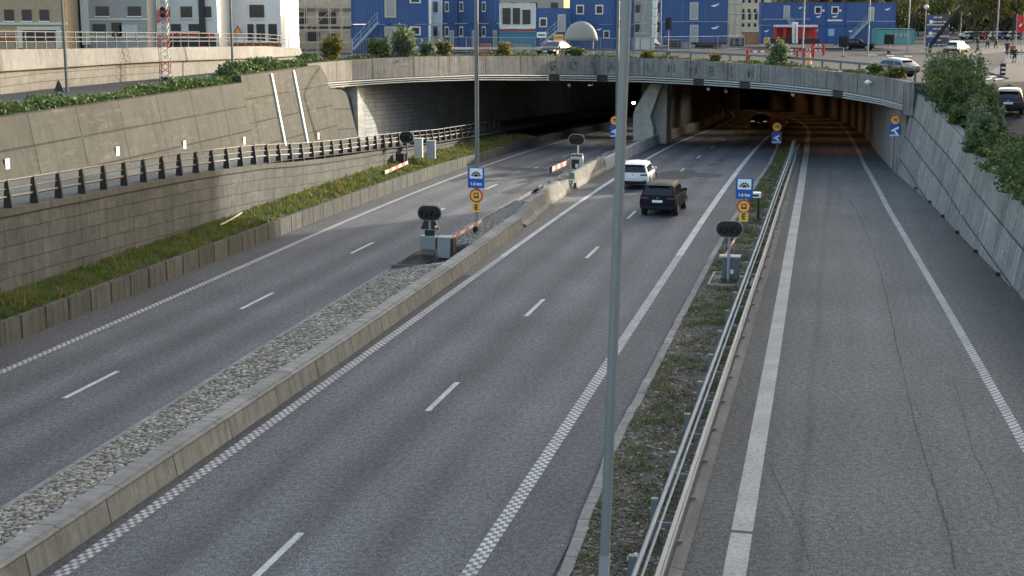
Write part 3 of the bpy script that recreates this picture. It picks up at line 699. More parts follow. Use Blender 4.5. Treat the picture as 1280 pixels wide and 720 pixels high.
for nm, dt, h, r in (('tube_rail', -.05, .96, .045), ('tube_rail', .03, .8, .028)):
    pts = [gp_(s, dt, h) for s in SG]; child(MB().tube(pts, r, 8).build(nm, RAILG, origin=pts[0], smooth=True), gr)
pts = [gp_(s, .1, .5) for s in SG]
W = [(0, -.155), (.06, -.12), (.06, -.06), (0, -.02), (0, .02), (.06, .06), (.06, .12), (0, .155), (-.012, .155), (.045, .115), (.045, .065), (-.014, .02), (-.014, -.02), (.045, -.065), (.045, -.115), (-.012, -.155)]
child(MB().sweep(pts, lambda i: [gp_(SG[i], .2 + a, .47 + b * 1.1) for a, b in W]).build('beam_rail', RAILG, origin=pts[0]), gr)
s = 17.0
while s < 116:
    p = gp_(s, -.18, -.1); child(MB().box(p + Vector((0, 0, .55)), (.13, .12, 1.14), -PSI).build('post', STEEL_D, origin=p), gr)
    b_ = gp_(s, -.02, .5); child(MB().box(b_, (.34, .06, .1), -PSI).build('bracket', STEEL_D, origin=b_), gr); s += 3.0
for k in range(22):
    p = gp_(18.4 + 2.6 * k, .3, .08); child(MB().box(p + Vector((0, 0, .03)), (.1, .07, .05), -PSI).build('anchor_bolt', STEEL_D, origin=p), gr)
# grass
def grass(name, s0, s1, fn, count, hmin, hmax, mat, seed=1, clump=.5, wd=.012):
    rnd = random.Random(seed); m = MB(); cl = [(rnd.uniform(s0, s1), rnd.random()) for _ in range(int((s1 - s0) * 3))]
    for _ in range(count):
        if rnd.random() < clump: c = rnd.choice(cl); s, f = c[0] + rnd.gauss(0, .16), c[1] + rnd.gauss(0, .08)
        else: s, f = s0 + (s1 - s0) * rnd.random() ** 1.5, rnd.random()
        if not (0 <= f <= 1 and s0 <= s <= s1): continue
        p = fn(s, f); h = rnd.uniform(hmin, hmax) * (1.5 if rnd.random() < .06 else 1); a = rnd.random() * 6.28; w = wd * rnd.uniform(.6, 1.6) * (1 + max(0, s - 40) * .02); tl = Vector((rnd.gauss(0, .45), rnd.gauss(0, .45), 1)) * h
        d = Vector((math.cos(a), math.sin(a), 0)) * w; m.poly([p - d, p + d, p + tl])
    return struct(m.build(name, mat, fix=False), 'stuff')
def fverge(s, f):
    a = kwp(s, kh(s) - .06, .23); b = iw(s, kwp(s, kh(s) + .28).z); return a.lerp(b, f) + Vector((0, 0, .05 * math.sin(3.1 * f)))
grass('verge_grass', 32, 112, fverge, 60000, .06, .19, GRASS, 1, .5, .02)
grass('verge_weeds', 32, 118, fverge, 3500, .1, .32, LEAF_Y, 2, .8, .03)
def fstrip(s, f): return km(s, .26, .06).lerp(rp(s, itp(T_GR, s) + .1, .06), f)
grass('strip_grass', 17, 118, fstrip, 16000, .05, .17, DRY, 3, .75, .011)
grass('strip_weeds', 17, 116, fstrip, 9000, .05, .22, LEAF_M, 4, .95, .016)
grass('cobble_weeds', 17, 53, lambda s, f: med(s, .2, .14, T_MK).lerp(med(s, -.6, .56), f), 450, .03, .09, LEAF_M, 21, .97, .01)
# leaf litter on the soil
rnd = random.Random(12); lm = MB()
for _ in range(17000):
    s = 17 + 90 * rnd.random() ** 1.7; p = fstrip(s, rnd.random()) + Vector((0, 0, rnd.uniform(.004, .03))); a = rnd.random() * 6.28; w = rnd.uniform(.012, .07)
    q = Matrix.Rotation(a, 3, 'Z') @ Matrix.Rotation(rnd.uniform(-.5, .5), 3, 'X')
    lm.poly([p + q @ Vector(v) for v in ((-w, -w * .4, 0), (w, -w * .5, 0), (w * .8, w * .5, 0), (-w * .9, w * .4, 0))])
def litmat():
    n = NT('dead leaves and chippings'); r = n.n('ShaderNodeNewGeometry').outputs['Random Per Island']
    return fin(n, n.ramp(r, [(0, (.05, .042, .03)), (.5, (.13, .11, .085)), (.85, (.22, .2, .17)), (1, (.34, .32, .28))]), .9)
struct(lm.build('leaf_litter', litmat(), fix=False), 'stuff')
cup = thing('paper_cup', 'crumpled white paper cup lying in the weedy strip near the guard rail', 'litter', rp(25.1, -3.4, .1), .7)
MB().tube([(-.1, 0, .05), (.1, 0, .055)], [.045, .06], 10).build('cup', M((.75, .75, .75), .6), cup); MB().tube([(.1, 0, .055), (.118, 0, .055)], .066, 10).build('lid', RED, cup)
sb = tag(MB().tube([iw(57, 1.1, -.7), iw(58.5, 1.12, -.55), iw(60.4, 1.15, -.25)], .035, 6).build('broken_branch', M((.45, .38, .26), .8), origin=iw(57, 1.1, -.7)), 'pale broken branch lying on the grass verge', 'branch')
# ================================================================== poles
def lamp_pole(name, base, h, r0, r1, label, lean=(0, 0), arm=2.2, arm_dir=(1, 0, 0), mat=POLE, door=True, group=None, n=8):
    t_ = thing(name, label, 'lamp post', base, 0, group)
    top = Vector((lean[0] * h, lean[1] * h, h)); MB().tube([(0, 0, -.1), top], [r0, r1], n).build('pole', mat, t_)
    if door: MB().tube([(0, 0, 0), (lean[0] * 1.1, lean[1] * 1.1, 1.1)], [r0 + .014, r0 + .012], n).build('base_sleeve', STEEL, t_)
    d = Vector(arm_dir).normalized(); e = top + d * arm + Vector((0, 0, .25))
    MB().tube([top - Vector((0, 0, .1)), top + d * arm * .4 + Vector((0, 0, .18)), e], [r1 * .8, r1 * .6, r1 * .5], 6).build('arm', mat, t_)
    q = Matrix.Rotation(math.atan2(d.y, d.x), 3, 'Z'); MB().box(e + d * .3, (.8, .28, .12), m=q).build('lamp_head', STEEL_D, t_, bevel=.03)
    return t_
pb, pt = pd(755, 720, 22), pd(783, 0, 22); sl2 = (pt - pb).x / (pt - pb).z
fp = lamp_pole('lamp_post', (pb.x - sl2 * pb.z, 22, .05), 13.5, .083, .078, 'thick grey octagonal lamp post in the foreground on the weedy strip', (sl2, 0), 2.5, (-1, .2, 0), door=False)
MB().tube([(0, 0, -.1), (sl2 * 1.42, 0, 1.42)], .09, 8).build('base_sleeve', STEEL, fp)
p596 = rp(65.6, -16.6, .2); p770 = rp(110.3, -16.75, .3)
lp = lamp_pole('lamp_post', p596, 12, .11, .09, 'grey lamp post on the median carrying the blue tunnel sign', (0, 0), 2.4, (-.97, .2, 0), STEEL_D)
lp2 = lamp_pole('lamp_post', p770, 13, .13, .1, 'grey lamp post on the median near the pier, carrying a 70 sign', (0, 0), 2.4, (-.97, .2, 0), STEEL_D)
# ================================================================== signs (local frame: x across, y along the road, facing -y)
def tunnel_sign(parent, x, y, z):
    w, h = .8, .98
    b = MB().slab(rrect(w, h, .05, 4, x, z), y, y + .025).build('blue_tunnel_plate', BLUE, parent)
    MB().slab(rrect(w * .98, h * .985, .05, 4, x, z), y + .026, y + .03).build('plate_rim', WHITE, b)
    MB().slab(rrect(.62, .48, .03, 3, x, z + .2), y - .006, y - .001).build('white_field', WHITE, b)
    m = MB()
    for k in range(6):
        a0, a1 = R(4 + k * 29.3), R(4 + k * 29.3 + 24); m.slab([(x + r * math.cos(a), z + .05 + r * math.sin(a)) for r, a in ((.15, a0), (.24, a0), (.24, (a0 + a1) / 2), (.24, a1), (.15, a1))], y - .011, y - .0065)
    m.slab(circle(x, z + .05, .125, 12, 0, math.pi), y - .0112, y - .0066); m.build('tunnel_symbol', BLACK, b)
    text('1,6 km', .2, WHITE, b, (x, y - .006, z - .3), bold=.006)
    return b
def prohibit(parent, x, y, z):
    b = MB().slab(circle(x, z, .33, 28), y, y + .02).build('round_sign_rim', RED, parent)
    MB().slab(circle(x, z, .255, 28), y - .006, y - .001).build('orange_field', YELLOW, b)
    m = MB(); m.slab(rrect(.25, .25, .03, 3, x, z + .02), y - .012, y - .0065); m.build('lorry_symbol', BLACK, b)
    MB().slab(rrect(.17, .13, .02, 3, x, z + .035), y - .018, y - .0125).build('orange_load', ORANGE, b)
    m = MB(); m.slab([(x - .1, z - .13), (x - .05, z - .13), (x - .05, z - .1), (x - .1, z - .1)], y - .013, y - .007); m.slab([(x + .05, z - .13), (x + .1, z - .13), (x + .1, z - .1), (x + .05, z - .1)], y - .013, y - .007); m.build('lorry_wheels', BLACK, b)
    return b
def eplate(parent, x, y, z):
    b = MB().slab(rrect(.44, .44, .04, 3, x, z), y, y + .02).build('letter_plate', YELLOW, parent)
    text('E', .36, BLACK, b, (x, y - .004, z), bold=.014); return b
def speed(parent, x, y, z, r=.36):
    b = MB().slab(circle(x, z, r, 28), y, y + .02).build('speed_disc', RED, parent); MB().slab(circle(x, z, r * .8, 28), y - .006, y - .001).build('speed_field', YELLOW, b)
    text('70', r * 1.0, BLACK, b, (x, y - .009, z), bold=.012); return b
def camsign(parent, x, y, z, w=.72, h=.84):
    b = MB().slab(rrect(w, h, .04, 3, x, z), y, y + .02).build('camera_plate', BLUE, parent)
    MB().slab(rrect(w * .9, h * .14, .02, 3, x, z - h * .4), y - .006, y - .001).build('pale_strip', M((.45, .55, .7), .5), b)
    m = MB(); m.slab([(x - .25, z - .02), (x - .2, z - .12), (x + .24, z + .1), (x + .24, z + .26)], y - .008, y - .001)
    m.slab([(x - .08, z - .05), (x + .02, z - .01), (x + .22, z - .22), (x + .22, z - .3), (x + .1, z - .3)], y - .0082, y - .0012); m.build('camera_symbol', WHITE, b); return b
def local_z(px, py, base):                          # height above a base point that shows at image row py
    return pd(px, py, base.y).z - base.z
sg = thing('tunnel_sign', 'blue tunnel sign over a round orange sign and E plate on the median lamp post', 'road sign', p596, -PSI)
yS = -.2
tunnel_sign(sg, 0, yS, local_z(596, 221.5, p596)); prohibit(sg, 0, yS, local_z(596, 244, p596)); eplate(sg, 0, yS, local_z(596, 258.7, p596))
MB().box((0, -.14, local_z(596, 240, p596)), (.06, .07, 1.5)).build('bracket', STEEL_D, sg)
sg = thing('speed_sign', 'orange 70 disc over a blue camera sign on the median lamp post near the pier', 'road sign', p770, -PSI)
speed(sg, -.12, yS, local_z(769, 150.6, p770), .37); camsign(sg, -.12, yS, local_z(769, 163.8, p770), .74, .92); MB().box((-.1, -.155, local_z(769, 158, p770)), (.06, .05, 1.4)).build('bracket', STEEL_D, sg)
b = rp(67.2, -4.15, .06)
sg = thing('tunnel_sign', 'blue tunnel sign with orange disc and E plate on its own thin post', 'road sign', b, -PSI)
MB().tube([(0, 0, -.1), (0, 0, local_z(928, 223, b))], .035, 8).build('post', STEEL_D, sg)
tunnel_sign(sg, 0, -.07, local_z(928, 235.5, b)); prohibit(sg, 0, -.07, local_z(927, 258, b)); eplate(sg, 0, -.07, local_z(927.5, 271, b))
b = rp(119.5, -4.9, .06)
sg = thing('speed_sign', 'orange 70 disc and blue camera sign where the guard rail enters the tunnel', 'road sign', b, -PSI)
MB().tube([(0, 0, -.1), (0, 0, local_z(966, 154, b))], .04, 8).build('post', STEEL_D, sg); speed(sg, 0, -.08, local_z(966.5, 158.6, b), .38); camsign(sg, 0, -.08, local_z(966.3, 172, b), .8, .95)
b = rp(97.0, 3.45, 0)
sg = thing('speed_sign', 'orange 70 disc over a blue camera sign beside the right end of the portal', 'road sign', b, -PSI)
dx = (pd(1119, 150, b.y) - b).x
MB().tube([(dx, 0, 0), (dx, 0, local_z(1119, 145, b))], .04, 8).build('post', STEEL_D, sg); speed(sg, dx, -.08, local_z(1119, 150, b), .31); camsign(sg, dx, -.08, local_z(1119.5, 162.5, b), .7, .84)
# ================================================================== closure signals and barrier gates
def signal_head(parent, x, y, z, w=.96, h=.58):
    b = MB().slab(rrect(w, h, h * .49, 8, x, z), y, y + .05).build('signal_board', BLACK, parent)
    MB().slab(rrect(w + .07, h + .07, h * .5, 8, x, z), y + .052, y + .07).build('board_rim', STEEL, b)
    for dx in (-.21, .21):
        ring = MB().tube([(x + dx, y - .16, z), (x + dx, y - .002, z)], [.125, .13], 16, cap=False); ring.build('visor', RUBBER, b)
        MB().slab(circle(x + dx, z, .1, 16), y - .012, y - .003).build('lens', M((.05, .045, .04), .15), b)
    return b
ARMR = M((.5, .13, .06), .6, name='faded orange red')
def arm(parent, a, b_, w=.12):
    a, b_ = Vector(a), Vector(b_); n = 7; bar = None
    for k in range(n):
        p, q = a.lerp(b_, k / n), a.lerp(b_, (k + 1) / n - .002)
        o = MB().beam(p, q, .05, w).build('barrier_arm' if bar is None else 'stripe', ARMR if k % 2 else M((.6, .5, .42), .5), parent if bar is None else bar); bar = bar or o
    return bar
def yl(s, base_s): return s - base_s
b = rp(56.6, -16.35, .1)
sg = thing('closure_signal', 'black oval lane signal over a grey cabinet and parked barrier arm on the cobbled median', 'signal', b, -PSI)
MB().tube([(0, 0, 0), (0, 0, 2.1)], .06, 10).build('post', STEEL, sg); signal_head(sg, 0, -.1, local_z(530, 266, b))
MB().slab([(-.22, 1.6), (.22, 1.6), (.4, 1.18), (-.4, 1.18)], -.02, .06).build('shroud', DARKM, sg); MB().box((0, 0, 1.04), (.4, .2, .22)).build('lamp_box', RUBBER, sg)
MB().slab(circle(.28, 1.3, .06, 10), -.06, -.025).build('warning_lamp', M((.7, .68, .5), .3), sg)
c_ = MB().box((-.08, .05, .62), (.68, .4, .58)).build('control_box', GREYBOX, sg, bevel=.015); MB().box((-.08, -.16, .62), (.58, .015, .48)).build('box_door', M((.22, .23, .22), .5), c_)
MB().box((-.08, .05, .15), (.5, .25, .34)).build('box_foot', STEEL_D, sg)
g2 = MB().box((.62, .15, .42), (.55, .6, .84)).build('gate_motor', GREYBOX, sg, bevel=.03); MB().box((.62, .15, .86), (.62, .68, .05)).build('motor_lid', STEEL, g2, bevel=.01); MB().box((.96, .2, .42), (.1, .5, .8)).build('gate_pivot', DARKM, g2)
arm(sg, (.75, .5, .72), (.55, 6.6, .62)); MB().tube([(.58, 5.2, 0), (.58, 5.2, .55)], .03, 6).build('arm_rest', DARKM, sg); MB().box((.62, 5.25, .45), (.22, .3, .25)).build('arm_clamp', BLACK, sg, bevel=.05)
b = rp(54.4, -3.85, .06)
sg = thing('closure_signal', 'black oval lane signal on a slim post over a dark cabinet in the grass strip', 'signal', b, -PSI)
MB().tube([(0, -.35, 0), (0, -.35, 2.0)], .055, 10).build('post', STEEL, sg); signal_head(sg, 0, -.45, local_z(907, 285, b) + .02)
c_ = MB().box((.05, .1, .45), (.62, .5, .86)).build('control_box', M((.1, .115, .13), .5), sg, bevel=.02); MB().box((.02, .1, .9), (.8, .6, .07)).build('box_lid', STEEL, c_, bevel=.01); MB().box((.12, -.16, .35), (.12, .012, .16)).build('label_plate', WHITE, c_)
arm(sg, (-.25, .3, .75), (-.1, 6.3, .8)); MB().box((-.3, 3.4, .6), (.16, .2, .3)).build('arm_clamp', BLACK, sg); MB().tube([(-.3, 3.4, 0), (-.3, 3.4, .5)], .03, 6).build('arm_rest', DARKM, sg)
b = rp(92.6, -16.6, .25)
sg = thing('closure_signal', 'grey rimmed oval signal with a louvred box among the rubble stones', 'signal', b, -PSI)
MB().tube([(0, 0, 0), (0, 0, 2.0)], .06, 10).build('post', BEIGE, sg); signal_head(sg, -.1, -.1, local_z(724, 174.4, b), 1.0, .66)
lv = MB().box((-.05, 0, local_z(726, 196, b)), (.75, .3, .4)).build('louvre_box', M((.3, .29, .26), .6), sg)
for k in range(3): MB().box((-.28 + .23 * k, -.155, local_z(726, 196, b)), (.14, .015, .3)).build('louvre', DARKM, lv)
cb = MB().box((-.05, .0, .42), (.8, .5, .84)).build('gate_motor', BEIGE, sg, bevel=.02); MB().box((-.12, -.256, .36), (.5, .015, .62)).build('motor_door', DARKM, cb); MB().box((-.02, -.27, .25), (.2, .015, .25)).build('notice', WHITE, cb)
arm(sg, (-.45, -.3, .55), (-.75, -5.0, .5), .3); MB().box((-.78, -5.1, .48), (.14, .2, .42)).build('arm_tip', BLACK, sg)
b = rp(93.3, -26.2, .0); b.z = 1.2
b = pd(509, 215, 88.9); 
sg = thing('closure_signal', 'black oval signal on a thin post with a parked arm on the left verge', 'signal', b, -PSI)
MB().tube([(0, 0, -.3), (0, 0, 2.3)], .05, 10).build('post', STEEL_D, sg); signal_head(sg, 0, -.1, local_z(509, 171.5, b), .86, .66)
MB().box((-.55, .5, .55), (.55, .5, 1.1)).build('gate_motor', DARKM, sg, bevel=.02)
arm(sg, (.1, -.2, .62), (.35, -5.6, .58), .2); MB().tube([(.26, -3.6, -.5), (.26, -3.6, .5)], .05, 6).build('arm_rest', DARKM, sg)
def cabinet(px0, px1, py0, py1, Y, mat, label, d=.5):
    a, e = pd(px0, py1, Y), pd(px1, py0, Y); w, h = e.x - a.x, e.z - a.z
    t_ = thing('roadside_cabinet', label, 'cabinet', ((a.x + e.x) / 2, Y + d / 2, a.z), -PSI * .3)
    m_ = MB().box((0, 0, h / 2), (w * .9, d, h)).build('housing', mat, t_, bevel=.02); MB().box((0, -d / 2 - .008, h / 2), (w * .74, .012, h * .84)).build('cabinet_door', mat, m_); MB().box((0, 0, h + .02), (w, d + .1, .05)).build('cabinet_lid', mat, t_)
    return t_
cabinet(517.5, 528.5, 174, 198, 91.6, BEIGE, 'pale beige cabinet on the left verge behind the oval signal'); cabinet(533, 544.5, 177, 199, 91, M((.3, .31, .31), .5), 'grey cabinet on the left verge to the right of the beige one')
b = rp(71.0, -3.8, .06)
cs = thing('speed_camera', 'white camera box on a dark post in the grass strip beside the blue sign', 'camera', b, -PSI)
MB().tube([(.12, 0, 0), (.12, 0, local_z(946, 245, b))], .06, 8).build('post', DARKM, cs); MB().box((0, 0, local_z(944.5, 243.5, b)), (.46, .5, .26)).build('camera_box', WHITE, cs, bevel=.03); MB().box((-.02, -.26, local_z(944.5, 243.5, b)), (.3, .03, .1)).build('lens_window', DARKM, cs)
for px, py, Y, lab in ((711, 106, 120.5, 'white camera hanging under the left deck edge'), (885, 111, 118.5, 'white camera hanging under the deck right of the pier'), (907, 114, 117, 'slim grey camera hanging next to the white one right of the pier'), (990.5, 118, 110, 'white camera hanging under the deck above the ramp')):
    p = pd(px, py, Y); t_ = thing('tunnel_camera', lab, 'camera', p); MB().tube([(0, 0, 0), (0, 0, .55)], .03, 6).build('bracket', STEEL_D, t_); MB().tube([(0, -.25, -.02), (0, .2, .05)], [.13, .1], 8).build('camera_body', WHITE if 'white' in lab[:5] else STEEL, t_)
p = pd(1086, 103, 97.4); t_ = thing('wall_camera', 'white dome camera on an arm on the right part of the portal parapet', 'camera', p); MB().tube([(0, .5, .1), (0, 0, .05)], .04, 6).build('arm', STEEL, t_); MB().tube([(-.25, 0, 0), (-.05, 0, .02), (.2, 0, 0)], [.1, .16, .06], 10).build('camera_body', WHITE, t_, smooth=True)
# tunnel lamps, with dim ones added to lift the dark tubes
LO = emit((1, .5, .2), .8); LN = emit((1, .9, .78), .5); LW = emit((1, .95, .85), 14)
def tunnel_lamp(s, t, col, energy, mat, label, grp='lamps under the tunnel roof', sz=9.):
    p = rp(s, t, 5.0); t_ = thing('tunnel_lamp', label, 'lamp', p, -PSI, grp); MB().box((0, 0, .1), (.35, 1.4, .14)).build('lamp_housing', STEEL_D, t_); MB().box((0, 0, .02), (.25, 1.25, .02)).build('lamp_glass', mat, t_)
    l_ = bpy.data.lights.new('lamp_light', 'AREA'); l_.shape = 'RECTANGLE'; l_.size = .6; l_.size_y = sz; l_.energy = energy; l_.color = col; l_.spread = R(125)
    o = bpy.data.objects.new('lamp_light', l_); COL.objects.link(o); o.parent = t_; o.location = (0, 0, -.05)
for s in range(138, 260, 17):
    tunnel_lamp(s, itp(T_DS, s) if s < 240 else -15, (1, .5, .2), 9, LO, 'orange tunnel lamp under the deck above the main carriageway', 'orange lamps over the main carriageway')
for s in range(119, 240, 17):
    tunnel_lamp(s, (itp(T_RL, s) + itp(T_RR, s)) / 2, (1, .45, .16), 12, LO, 'orange tunnel lamp under the deck above the curving ramp', 'orange lamps over the ramp')
for s in range(126, 250, 18):  # added lamps, put in to brighten the left tube
    tunnel_lamp(s, -21.5, (1, .94, .86), 55, emit((1, .94, .86), .5), 'added dim white lamp under the deck brightening the left carriageway', 'added dim lamps over the left carriageway')
for s in (134, 150):  # added lamps that lift the walls of the right tube
    tunnel_lamp(s, -13.2, (1, .9, .78), 22, LN, 'added dim warm lamp brightening the dividing wall inside the right tunnel', 'added dim lamps near the dividing wall')
p = pd(792, 127.5, 170); t_ = thing('tunnel_lamp', 'single lit white lamp inside the left tunnel', 'lamp', p); MB().box((0, 0, .05), (.4, .4, .1)).build('lamp_housing', STEEL_D, t_); MB().tube([(0, 0, -.25), (0, 0, 0)], [.12, .2], 10).build('lamp_glass', LW, t_)
# ================================================================== VEHICLES
def cr(p0, p1, p2, p3, t): return tuple(.5 * (2 * b + (c - a) * t + (2 * a - 5 * b + 4 * c - d) * t * t + (3 * b - a - 3 * c + d) * t ** 3) for a, b, c, d in zip(p0, p1, p2, p3))
def spl(P, u):
    n = len(P); i = min(int(u), n - 2); t = u - i
    return cr(P[max(0, i - 1)], P[i], P[i + 1], P[min(n - 1, i + 2)], t)
def carshape(L, W, Ht, kind):
    w = W / 2; r, f = -L / 2, L / 2; hb_ = Ht / 1.66
    def z(v): return v * hb_ if v > .5 else v
    if kind == 'suv':
        ctl = [[(.80, .36, .10), (.965, .5, .02), (.985, .78, 0), (.96, 1.02, .07), (.80, 1.42, .36), (.70, 1.56, .47), (0, 1.6, .45)],
               [(.86, .26, .7), (.99, .44, .7), (1., .78, .7), (.97, 1.03, .75), (.80, 1.47, .85), (.66, 1.61, .9), (0, 1.66, .9)],
               [(.86, .24, 1.9), (.99, .42, 1.9), (1., .78, 1.9), (.97, 1.02, 1.9), (.80, 1.48, 1.9), (.66, 1.62, 1.9), (0, 1.67, 1.9)],
               [(.86, .24, 2.75), (.99, .42, 2.75), (1., .78, 2.75), (.97, 1.0, 2.75), (.80, 1.42, 2.7), (.64, 1.56, 2.7), (0, 1.61, 2.65)],
               [(.86, .24, 3.5), (.99, .42, 3.5), (1., .76, 3.5), (.96, .97, 3.5), (.86, 1.06, 3.45), (.66, 1.1, 3.4), (0, 1.13, 3.35)],
               [(.84, .26, 4.1), (.98, .42, 4.1), (.985, .72, 4.1), (.93, .9, 4.1), (.8, .98, 4.1), (.5, 1.02, 4.1), (0, 1.03, 4.1)],
               [(.75, .3, 4.55), (.88, .44, 4.63), (.9, .62, 4.66), (.86, .78, 4.6), (.74, .86, 4.5), (.5, .88, 4.5), (0, .89, 4.52)]]
    else:
        ctl = [[(.80, .36, .10), (.95, .5, .02), (.965, .76, 0), (.93, .98, .04), (.78, 1.3, .42), (.64, 1.46, .62), (0, 1.5, .6)],
               [(.86, .26, .75), (.99, .44, .75), (1., .76, .75), (.96, .99, .8), (.78, 1.42, 1.0), (.62, 1.58, 1.1), (0, 1.62, 1.1)],
               [(.86, .24, 1.9), (.99, .42, 1.9), (1., .76, 1.9), (.96, .98, 1.9), (.78, 1.47, 1.9), (.62, 1.61, 1.9), (0, 1.66, 1.9)],
               [(.86, .24, 2.7), (.99, .42, 2.7), (1., .76, 2.7), (.96, .96, 2.7), (.78, 1.4, 2.6), (.62, 1.54, 2.6), (0, 1.59, 2.55)],
               [(.86, .24, 3.55), (.99, .42, 3.55), (1., .74, 3.55), (.95, .94, 3.55), (.86, 1.02, 3.5), (.66, 1.06, 3.45), (0, 1.09, 3.4)],
               [(.84, .26, 4.15), (.97, .42, 4.15), (.975, .7, 4.15), (.92, .86, 4.15), (.78, .93, 4.15), (.5, .97, 4.15), (0, .98, 4.15)],
               [(.75, .3, 4.55), (.88, .44, 4.63), (.9, .6, 4.66), (.86, .74, 4.6), (.74, .81, 4.5), (.5, .84, 4.5), (0, .85, 4.52)]]
    return [[(x * w, r + y * L / 4.66, z(h)) for x, h, y in row] for row in ctl]
GLASS = M((.012, .014, .017), .14, var=.05, spec=.7, name='dark car glass'); CHROME = M((.6, .6, .6), .2, .9, name='bright trim'); PLATE = M((.75, .76, .78), .5, name='number plate')
LAMPR = M((.09, .006, .01), .25, var=.05, name='red lamp lens'); LAMPL = emit((1, .55, .45), .12)
def car(name, label, cat, loc, rz, L, W, Ht, kind, col, rough=.25, metal=.3, group=None, lit=False, lamps=LAMPR, front_plate=True):
    C = carshape(L, W, Ht, kind); t_ = thing(name, label, cat, loc, rz, group)
    paint = M(col, rough, metal, var=.04, spec=.07 if sum(col) < .06 else .25, name='car paint')
    def side(u, k): return Vector(spl([spl(row, k) for row in C], u))
    def end(row, sgn, a, k):
        p = Vector(spl(row, k)); return Vector((a * p.x, p.y + sgn * .07 * (1 - a * a), p.z))
    m = MB(); us = frange(0, 6, 36); ks = frange(0, 6, 18)
    for sg_ in (1, -1):
        idx = [m.add([Vector((sg_ * p.x, p.y, p.z)) for p in [side(u, k) for k in ks]]) for u in us]
        for a, b_ in zip(idx, idx[1:]):
            for j in range(18): m.face([a + j, a + j + 1, b_ + j + 1, b_ + j])
    for row, sg_ in ((C[0], -1), (C[-1], 1)):
        As = frange(-1, 1, 10); k2 = frange(0, 5.6, 16); idx = [m.add([end(row, sg_, a, k) for a in As]) for k in k2]
        for a, b_ in zip(idx, idx[1:]):
            for j in range(10): m.face([a + j, a + j + 1, b_ + j + 1, b_ + j])
        m.poly([end(row, sg_, a, 5.6) for a in As] + [Vector((0, spl(row, 6)[1], spl(row, 6)[2]))])
    i = m.add([Vector((sg_ * side(u, 0).x, side(u, 0).y, side(u, 0).z)) for u in (0, 1, 2, 3, 4, 5, 6) for sg_ in (1, -1)])
    for k in range(6): m.face([i + 2 * k, i + 2 * k + 1, i + 2 * k + 3, i + 2 * k + 2])
    bm = m.build('body', paint, t_, smooth=True)
    def spatch(nm, u0, u1, k0, k1, mat, sides=(1, -1), off=.012, shear=0., n=6):
        for sg_ in sides:
            q = MB(); g_ = [[None] * (n + 1) for _ in range(n + 1)]
            for a in range(n + 1):
                for b_ in range(n + 1):
                    k = lerp(k0, k1, b_ / n); u = lerp(u0, u1, a / n) + shear * (b_ / n) * (1 if a > n / 2 else .0)
                    p = side(u, k); nn = (side(u + .02, k) - p).cross(side(u, k + .02) - p).normalized()
                    if nn.x < 0 and abs(nn.x) > .2 or (abs(nn.x) <= .2 and nn.z < 0): nn = -nn
                    p = p + nn * off; g_[a][b_] = Vector((sg_ * p.x, p.y, p.z))
            ix = q.add([v for r_ in g_ for v in r_])
            for a in range(n):
                for b_ in range(n): q.face([ix + a * (n + 1) + b_, ix + (a + 1) * (n + 1) + b_, ix + (a + 1) * (n + 1) + b_ + 1, ix + a * (n + 1) + b_ + 1])
            q.build(nm, mat, t_, smooth=True, fix=False)
    def epatch(nm, row, sg_, a0, a1, k0, k1, mat, off=.012, n=6, par=None):
        q = MB(); idx = [q.add([end(row, sg_, lerp(a0, a1, i / n), lerp(k0, k1, j / n)) + Vector((0, sg_ * off, off * .4)) for i in range(n + 1)]) for j in range(n + 1)]
        for a, b_ in zip(idx, idx[1:]):
            for j in range(n): q.face([a + j, a + j + 1, b_ + j + 1, b_ + j])
        return q.build(nm, mat, par or t_, smooth=True, fix=False)
    spatch('side_window', .42, 1.25, 3.16, 3.9, GLASS); spatch('side_window', 1.32, 2.2, 3.12, 3.93, GLASS); spatch('side_window', 2.27, 3.1, 3.14, 3.9, GLASS, shear=-.25)
    spatch('windscreen', 3.12, 3.9, 4.35, 6, GLASS, off=.014); spatch('sill', .15, 5.6, .05, .85, RUBBER)
    R0, R1 = C[0], C[-1]
    epatch('rear_window', R0, -1, -.9, .9, 3.22, 4.7, GLASS); epatch('rear_bumper', R0, -1, -.97, .97, .0, 1.25, RUBBER, .02)
    for a in (-1, 1): epatch('tail_lamp', R0, -1, a * .985, a * .52, 2.62, 2.97, LAMPL if lit else lamps, .016); epatch('reflector', R0, -1, a * .9, a * .68, 1.35, 1.5, lamps, .022)
    p = end(R0, -1, 0, 2.15); MB().box(p + Vector((0, -.02, 0)), (.52, .02, .12)).build('number_plate', PLATE, t_)
    p = end(R0, -1, 0, 2.85); MB().tube([p, p + Vector((0, -.025, 0))], .045, 10).build('badge', CHROME, t_)
    p = end(R0, -1, 0, 4.95); MB().box(p + Vector((0, -.06, .015)), (W * .6, .2, .035)).build('roof_spoiler', paint, t_, bevel=.01)
    epatch('grille', R1, 1, -.5, .5, 1.6, 2.8, RUBBER, .015); epatch('front_bumper', R1, 1, -.9, .9, .1, 1.0, RUBBER, .02)
    for a in (-1, 1): epatch('headlight', R1, 1, a * .97, a * .56, 2.6, 3.25, CHROME, .018)
    if front_plate: p = end(R1, 1, 0, 1.4); MB().box(p + Vector((0, .02, 0)), (.52, .02, .11)).build('number_plate', PLATE, t_)
